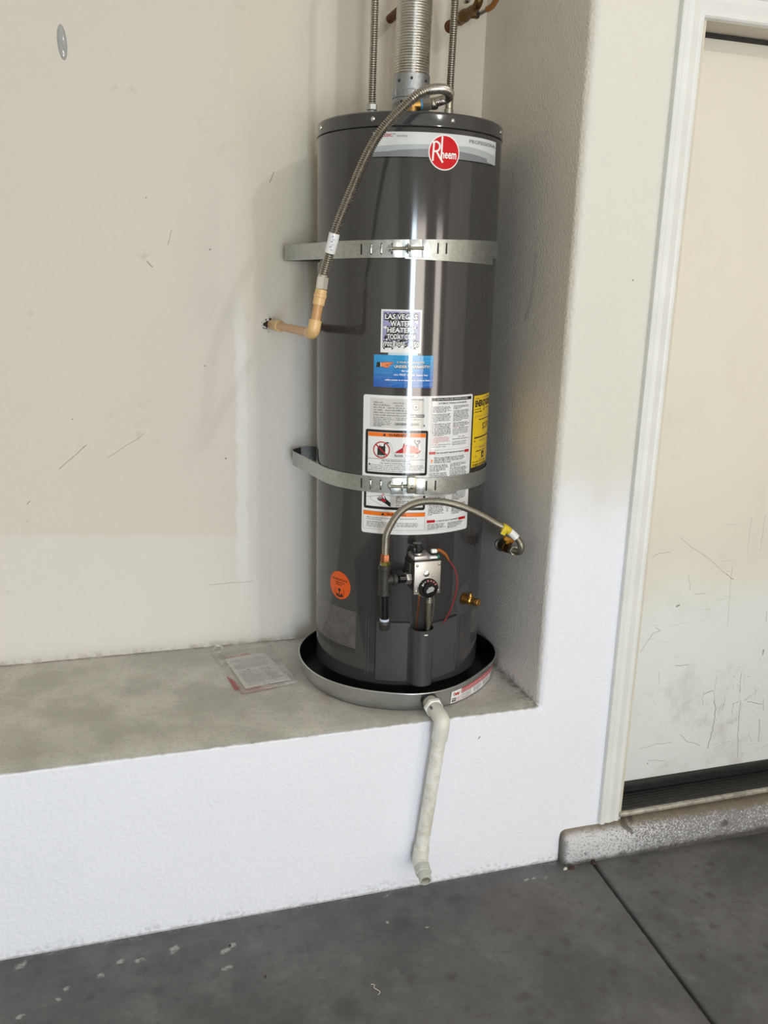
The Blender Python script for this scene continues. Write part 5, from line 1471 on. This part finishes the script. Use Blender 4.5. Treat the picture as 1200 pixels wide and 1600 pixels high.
gs = empty('gas_shutoff_valve', (0.0, 0.235, 0.882), (0, 0, 0), 'small dark gas shutoff valve with amber lever on the right wall', 'valve')
b0 = gs.location
mb = MB(b0); mb.tube(catmull([(0.0, 0.236, 0.882), (-0.022, 0.236, 0.882), (-0.036, 0.233, 0.883), (-0.0420, 0.222, 0.8845), (-0.0425, 0.205, 0.886)], 0.004), 0.0105, 16); mb.build('elbow', M['iron'], gs)
mb = MB(b0); mb.lathe([(0.016, 0), (0.019, 0.001), (0.019, 0.005), (0.0165, 0.006)], (-0.0425, 0.208, 0.886), (0, -1, 0.08), 24); mb.build('collar_ring', M['black'], gs)
mb = MB(b0); mb.lathe([(0.0115, 0), (0.0132, 0.002), (0.0132, 0.018), (0.0145, 0.020), (0.0145, 0.036), (0.0128, 0.038), (0.0128, 0.052), (0.0098, 0.062), (0.0098, 0.068)], (-0.0425, 0.203, 0.886), (0, -1, 0.08), 22); mb.build('valve_body', M['brass2'], gs)
mb = MB(b0); mb.cyl((-0.043, 0.166, 0.899), (-0.043, 0.165, 0.910), 0.006, n=12); mb.box((-0.056, 0.158, 0.906), (-0.026, 0.172, 0.918), 0.003, Matrix.Rotation(0.4, 3, 'Y')); mb.build('lever', M['yellowh'], gs)

# ------------------------------------------------------------------ drain pan
TOPT = [(-180, .268), (-150, .268), (-128, .272), (-106, .281), (-88, .283), (-75, .287), (-62, .290), (-49, .290), (-34, .289), (-21, .290), (-9.6, .297), (-1.4, .298), (10, .290), (26, .2765), (38, .271), (47, .273), (57.6, .282), (66, .289), (80, .2925), (90, .2915), (100, .284), (130, .272), (180, .268)]
BOTT = [(-180, .262), (-103, .267), (-83, .271), (-61, .276), (-42, .278), (-17, .281), (-5, .282), (11, .283), (30, .2735), (40, .2725), (63, .277), (77, .286), (90, .286), (105, .278), (130, .266), (180, .262)]


def tab(T, a):
    for (a0, r0), (a1, r1) in zip(T, T[1:]):
        if a0 <= a <= a1:
            k = (a - a0) / (a1 - a0); k = k * k * (3 - 2 * k) if T is None else k
            return r0 + (r1 - r0) * k
    return T[0][1]


def smooth_tab(T, a):
    acc = 0
    for k in range(-3, 4):
        b = a + 2.5 * k; b = (b + 180) % 360 - 180; acc += tab(T, b)
    return acc / 7


PH = 0.0535


def pan_pt(a, z, off=0.0):
    r = smooth_tab(BOTT, a) + (smooth_tab(TOPT, a) - smooth_tab(BOTT, a)) * (z / PH) + off
    t = R_(a); return Vector((r * math.sin(t), -r * math.cos(t), z))


pan = empty('drain_pan', (TX, TY, H), (0, 0, 0), 'round bent aluminium drain pan under the water heater', 'drain pan')
angs = [-180 + 3 * k for k in range(120)]
mb = MB()
mb.k = 0
rs = [[pan_pt(a, z, o_) for a in angs] for z, o_ in ((0.0008, -0.003), (0.003, 0), (0.02, 0.0006), (0.036, 0.0002), (PH, 0))]
mb.rings(rs, True, False)
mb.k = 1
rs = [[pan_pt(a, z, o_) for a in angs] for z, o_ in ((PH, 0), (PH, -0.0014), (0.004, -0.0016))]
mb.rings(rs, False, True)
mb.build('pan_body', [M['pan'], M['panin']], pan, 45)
mb = MB(); pts = [pan_pt(a, PH) for a in angs]; rs = []
for i, p_ in enumerate(pts):
    d = Vector((p_.x, p_.y, 0)).normalized(); rs.append([p_ + d * (0.0024 * math.cos(q)) + Vector((0, 0, 0.0024 * math.sin(q))) for q in [k * math.pi / 4 for k in range(8)]])
mb.rings(rs, close=True); mb.build('rolled_rim', M['pan'], pan, 60)


def pan_map(s, z, o_):
    a = math.degrees(s / 0.280); return pan_pt(a, z, 0.0008 + o_)


def pl_sheet(p):
    p.rect(0.0640, 0.0050, 0.3700, 0.0410, 'paper')


def pl_print(p):
    p.rect(0.1010, 0.0050, 0.1020, 0.0410, 'inkred', 1)
    for z0_, z1_ in ((0.0360, 0.0405), (0.0305, 0.0342), (0.0255, 0.0288)):
        p.rect(0.1030, z0_, 0.3700, z1_, 'inkred', 1)
    p.text('Oatey', 0.0715, 0.0950, 0.0265, 0.0085, 'inkred', 1, 0.05)
    p.rect(0.0680, 0.0080, 0.0830, 0.0190, 'ink2', 1); p.greek(0.0695, 0.0815, 0.0135, 0.0030, 'paper', 2); p.para(0.0860, 0.0985, 0.0200, 4, 0.0036, 0.0024, 'inkpink', 1, 0.9)
    for k in range(4):
        a = 0.1060 + 0.055 * k; p.para(a, a + 0.045, 0.0235, 4, 0.0038, 0.0026, 'ink2', 1, 0.7)
    p.greek(0.1060, 0.1500, 0.0075, 0.0024, 'inkpink', 1)


label('maker_label', 'white and red striped label on the pan', pl_sheet, pl_print, pan, pan_map)

# ------------------------------------------------------------------ white drain pipe
dp = empty('drain_pipe', (-0.297, -0.035, 0.50), (0, 0, 0), 'dusty white drain pipe hanging from the pan down the white wall', 'pipe')
b0 = dp.location
A = Vector((-0.2975, 0.047, 0.5220)); Bk = Vector((-0.2930, -0.034, 0.5110)); ax = (Bk - A).normalized()
mb = MB(b0); mb.lathe([(0.0200, 0.0), (0.0225, 0.001), (0.0225, 0.006), (0.020, 0.007)], A + ax * 0.002, ax, 28); mb.build('rubber_gasket', M['rubber'], dp)
mb = MB(b0); mb.lathe([(0.0200, 0.006), (0.0205, 0.007), (0.0205, 0.024), (0.0190, 0.025)], A, ax, 28); mb.build('adapter', M['pvc2'], dp)
mb = MB(b0); mb.hexa(A + ax * 0.026, A + ax * 0.038, 0.0262, 0.0015); mb.build('adapter_nut', M['pvcnut'], dp)
Et = Vector((-0.2915, -0.040, 0.5080)); lo_ = Vector((-0.3310, -0.036, 0.1360)); dn_ = (lo_ - Et).normalized()
mb = MB(b0); q = [A + ax * 0.037, A + ax * 0.055, Et - ax * 0.012, Et - ax * 0.003 + dn_ * 0.004, Et + dn_ * 0.015, Et + dn_ * 0.03, Et + dn_ * 0.052]
mb.tube(catmull(q, 0.004), 0.0208, 26); mb.build('elbow', M['pvc3'], dp, 50)
mb = MB(b0); mb.cyl(Et + dn_ * 0.045, lo_ + dn_ * 0.004, 0.0174, n=28); mb.build('pipe', M['pvc'], dp)
mb = MB(b0); out = Vector((-0.10, -0.93, -0.22)).normalized(); Eb = lo_ + dn_ * 0.028
q = [lo_ - dn_ * 0.008, lo_ + dn_ * 0.008, Eb - dn_ * 0.006, Eb + out * 0.003 + dn_ * 0.001, Eb + out * 0.012, Eb + out * 0.024]
mb.tube(catmull(q, 0.004), 0.0208, 26); mb.build('elbow', M['pvc3'], dp, 50)
mb = MB(b0); mb.lathe([(0.0196, 0.022), (0.0200, 0.023), (0.0200, 0.038), (0.0188, 0.039)], Eb, out, 28); mb.hexa(Eb + out * 0.038, Eb + out * 0.047, 0.0222, 0.0015)
mb.lathe([(0.0165, 0.047), (0.0165, 0.068), (0.0155, 0.069), (0.0125, 0.069), (0.0122, 0.058)], Eb, out, 28, True, False); mb.build('outlet_adapter', M['pvc2'], dp)
mb = MB(b0); mb.lathe([(0.0124, 0.0), (0.0001, 0.0001)], Eb + out * 0.0585, out, 20); mb.build('bore', M['hollow'], dp)
mb = MB(b0); c = A + ax * 0.052 + Vector((-0.016, -0.002, 0.014)); mb.box(c - Vector((0.0012, 0.007, 0.003)), c + Vector((0.0012, 0.007, 0.003)), 0.0004, Matrix.Rotation(0.8, 3, 'Y')); mb.build('printed_mark', M['ink2'], dp)

# ------------------------------------------------------------------ bag with papers on the raised slab
def sheetgrid(corners, n, zf, thick, name, mat, parent, off):
    a, b, c, d = [Vector((*p_, 0)) for p_ in corners]     # order: back left, back right, front right, front left
    mb = MB(off); vs = []; fs = []
    for lay in (0, 1):
        for i in range(n + 1):
            for j in range(n + 1):
                u, v = i / n, j / n; p_ = a.lerp(b, u).lerp(d.lerp(c, u), v)
                vs.append((p_.x, p_.y, zf(u, v, p_) + (thick if lay else 0)))
    N2 = (n + 1) ** 2
    for i in range(n):
        for j in range(n):
            q = i * (n + 1) + j; fs.append([q, q + 1, q + n + 2, q + n + 1]); fs.append([N2 + q, N2 + q + n + 1, N2 + q + n + 2, N2 + q + 1])
    edge = [(i, 0) for i in range(n)] + [(n, j) for j in range(n)] + [(n - i, n) for i in range(n)] + [(0, n - j) for j in range(n)]
    ids = [i * (n + 1) + j for i, j in edge]
    for k in range(len(ids)):
        q, r_ = ids[k], ids[(k + 1) % len(ids)]; fs.append([q, r_, N2 + r_, N2 + q])
    mb.add(vs, fs); return mb.build(name, mat, parent, 60)


ZB = H - 0.0016
papers = empty('instruction_papers', (-0.69, 0.40, H), (0, 0, 0), 'folded printed instruction papers inside the clear bag', 'paper')
b0 = papers.location
zf = lambda u, v, p_: H + 0.0030 + 0.0012 * math.sin(u * 3.1)
sheetgrid([(-0.772, 0.486), (-0.652, 0.508), (-0.612, 0.310), (-0.742, 0.283)], 6, zf, 0.0022, 'sheet', M['sheet'], papers, b0)
p = Print(lambda s, z, o_: Vector((-0.772, 0.486, H + 0.0064 + o_)).lerp(Vector((-0.652, 0.508, H + 0.0064 + o_)), s).lerp(Vector((-0.742, 0.283, H + 0.0064 + o_)).lerp(Vector((-0.612, 0.310, H + 0.0064 + o_)), s), z) - b0)
for k in range(24):
    if 9 < k < 12: continue
    p.greek(0.08, random.uniform(0.80, 0.92), 0.10 + 0.034 * k, 0.016, 'ink2' if k % 5 else 'ink3', 1)
p.rect(0.28, 0.47, 0.36, 0.50, 'ink', 1)
p.greek(0.10, 0.30, 0.93, 0.02, 'inkred', 1)
xs = p.bm
me = bpy.data.meshes.new('print')
for v in xs.verts: v.co = p.mapf(v.co.x, v.co.z, v.co.y)
xs.to_mesh(me); xs.free()
for m_ in p.mats: me.materials.append(M[m_])
po_ = bpy.data.objects.new('print', me); col.objects.link(po_); po_.parent = papers
for k in range(4):   # red edged leaflets that stick out at the front and left
    y0_ = 0.279 - 0.005 * k; x_ = -0.752 - 0.005 * k; zz = H + 0.0022 - 0.0003 * k
    mb = MB(b0); mb.prism([(-0.748 - 0.003 * k, y0_), (-0.748 - 0.003 * k, y0_ - 0.0025), (-0.676 + 0.006 * k, y0_ + 0.0135), (-0.676 + 0.006 * k, y0_ + 0.016)], zz, zz + 0.0002); mb.build('red_edge', M['inkred'], papers, 0)
    mb = MB(b0); mb.prism([(x_, 0.285), (x_ - 0.0025, 0.285), (x_ - 0.0145, 0.345 + 0.01 * k), (x_ - 0.012, 0.345 + 0.01 * k)], zz, zz + 0.0002); mb.build('red_edge', M['inkred'], papers, 0)
mb = MB(b0); mb.prism([(-0.778, 0.492), (-0.690, 0.510), (-0.700, 0.524), (-0.735, 0.512), (-0.772, 0.505)], H + 0.003, H + 0.0032); mb.build('red_print', M['inkpink'], papers, 0)
bag = empty('plastic_bag', (-0.70, 0.41, H), (0, 0, 0), 'crumpled clear plastic bag lying on the concrete left of the pan', 'bag')
b0 = bag.location
def bagz(u, v, p_):
    e = min(u, 1 - u, v, 1 - v); n1 = mnoise.noise(Vector((p_.x * 26, p_.y * 26, 3.0))); n2 = mnoise.noise(Vector((p_.x * 70, p_.y * 60, 8.0)))
    return H + 0.0075 + min(1.0, e * 6) * (0.006 * abs(n1) + 0.0025 * n2 + 0.0015) - (0.0055 if e < 0.001 else 0)
sheetgrid([(-0.806, 0.552), (-0.624, 0.578), (-0.592, 0.292), (-0.752, 0.256)], 34, bagz, 0.0004, 'film', M['bag'], bag, b0)
mb = MB(b0); mb.tube(catmull([(-0.800, 0.552, H + 0.008), (-0.785, 0.572, H + 0.014), (-0.770, 0.558, H + 0.012), (-0.775, 0.53, H + 0.010), (-0.765, 0.49, H + 0.011)], 0.006), 0.0035, 8); mb.build('folded_edge', M['bag'], bag)

# ------------------------------------------------------------------ clear oval bumper on the wall
mb = MB((-1.1305, D, 2.1316)); bm = bmesh.new(); bmesh.ops.create_uvsphere(bm, u_segments=32, v_segments=20, radius=1.0)
mb.bm(bm, Matrix.Translation((-1.1305, D - 0.0005, 2.1316)) @ Matrix.Rotation(R_(-3), 4, 'Y') @ Matrix.Diagonal((0.0112, 0.0075, 0.0405, 1)))
wb = mb.build('wall_bumper', M['gel'], None, 60); wb.location = (-1.1305, D, 2.1316)
tag(wb, 'small clear oval plastic bumper stuck high on the left of the back wall', 'bumper')
mb = MB(); q = [(-0.0015, -0.0070, 0.012), (-0.001, -0.0078, 0.0), (0.002, -0.0075, -0.012), (0.006, -0.0060, -0.024)]; mb.tube(catmull(q, 0.004), 0.0010, 8); mb.build('moulded_ridge', M['gel'], wb)

# ------------------------------------------------------------------ litter on the garage floor
mb = MB((-0.534, -0.3236, 0.0)); mb.tube(catmull([(-0.536, -0.336, 0.0012), (-0.530, -0.330, 0.0016), (-0.534, -0.322, 0.0012), (-0.540, -0.314, 0.0016), (-0.536, -0.306, 0.0012), (-0.544, -0.302, 0.0012)], 0.003), 0.0009, 6)
o = mb.build('thread', M['thread'], None); o.location = (-0.534, -0.3236, 0.0); tag(o, 'short curly pale thread lying on the dark floor', 'thread')


def chip(name, x, y, sx, sy, h, m, lbl, cat, grp, seed):
    rnd = random.Random(seed); mb = MB((x, y, 0)); n = 7
    pts = [(x + sx * rnd.uniform(0.6, 1.1) * math.cos(2 * math.pi * k / n), y + sy * rnd.uniform(0.6, 1.1) * math.sin(2 * math.pi * k / n)) for k in range(n)]
    rs = [[Vector((a, b, 0.0003)) for a, b in pts], [Vector((a, b, h * rnd.uniform(0.5, 1.1))) for a, b in pts], [Vector((x + (a - x) * 0.5, y + (b - y) * 0.5, h * rnd.uniform(1.0, 1.3))) for a, b in pts]]
    mb.rings(rs); o = mb.build(name, M[m], None, 20); o.location = (x, y, 0); return tag(o, lbl, cat, grp)


chip('dry_leaf', 0.118, -0.043, 0.014, 0.006, 0.006, 'leaf', 'dark dry leaf scrap at the left end of the curb', 'leaf', None, 3)
chip('paint_chip', 0.100, -0.043, 0.007, 0.005, 0.005, 'chip', 'pale paint chip beside the leaf scrap at the curb end', 'chip', None, 5)
chip('dry_leaf', 0.192, -0.040, 0.008, 0.007, 0.007, 'leaf', 'small brown leaf scrap at the top of the floor joint', 'leaf', None, 9)
chip('pebble', -0.8417, -0.094, 0.004, 0.003, 0.004, 'leaf', 'small black crumb on the floor by the white paint splash', 'pebble', None, 11)
chip('pebble', -0.775, -0.215, 0.003, 0.003, 0.004, 'leaf', 'lone black crumb on the dark floor in front of the paint splash', 'pebble', None, 12)
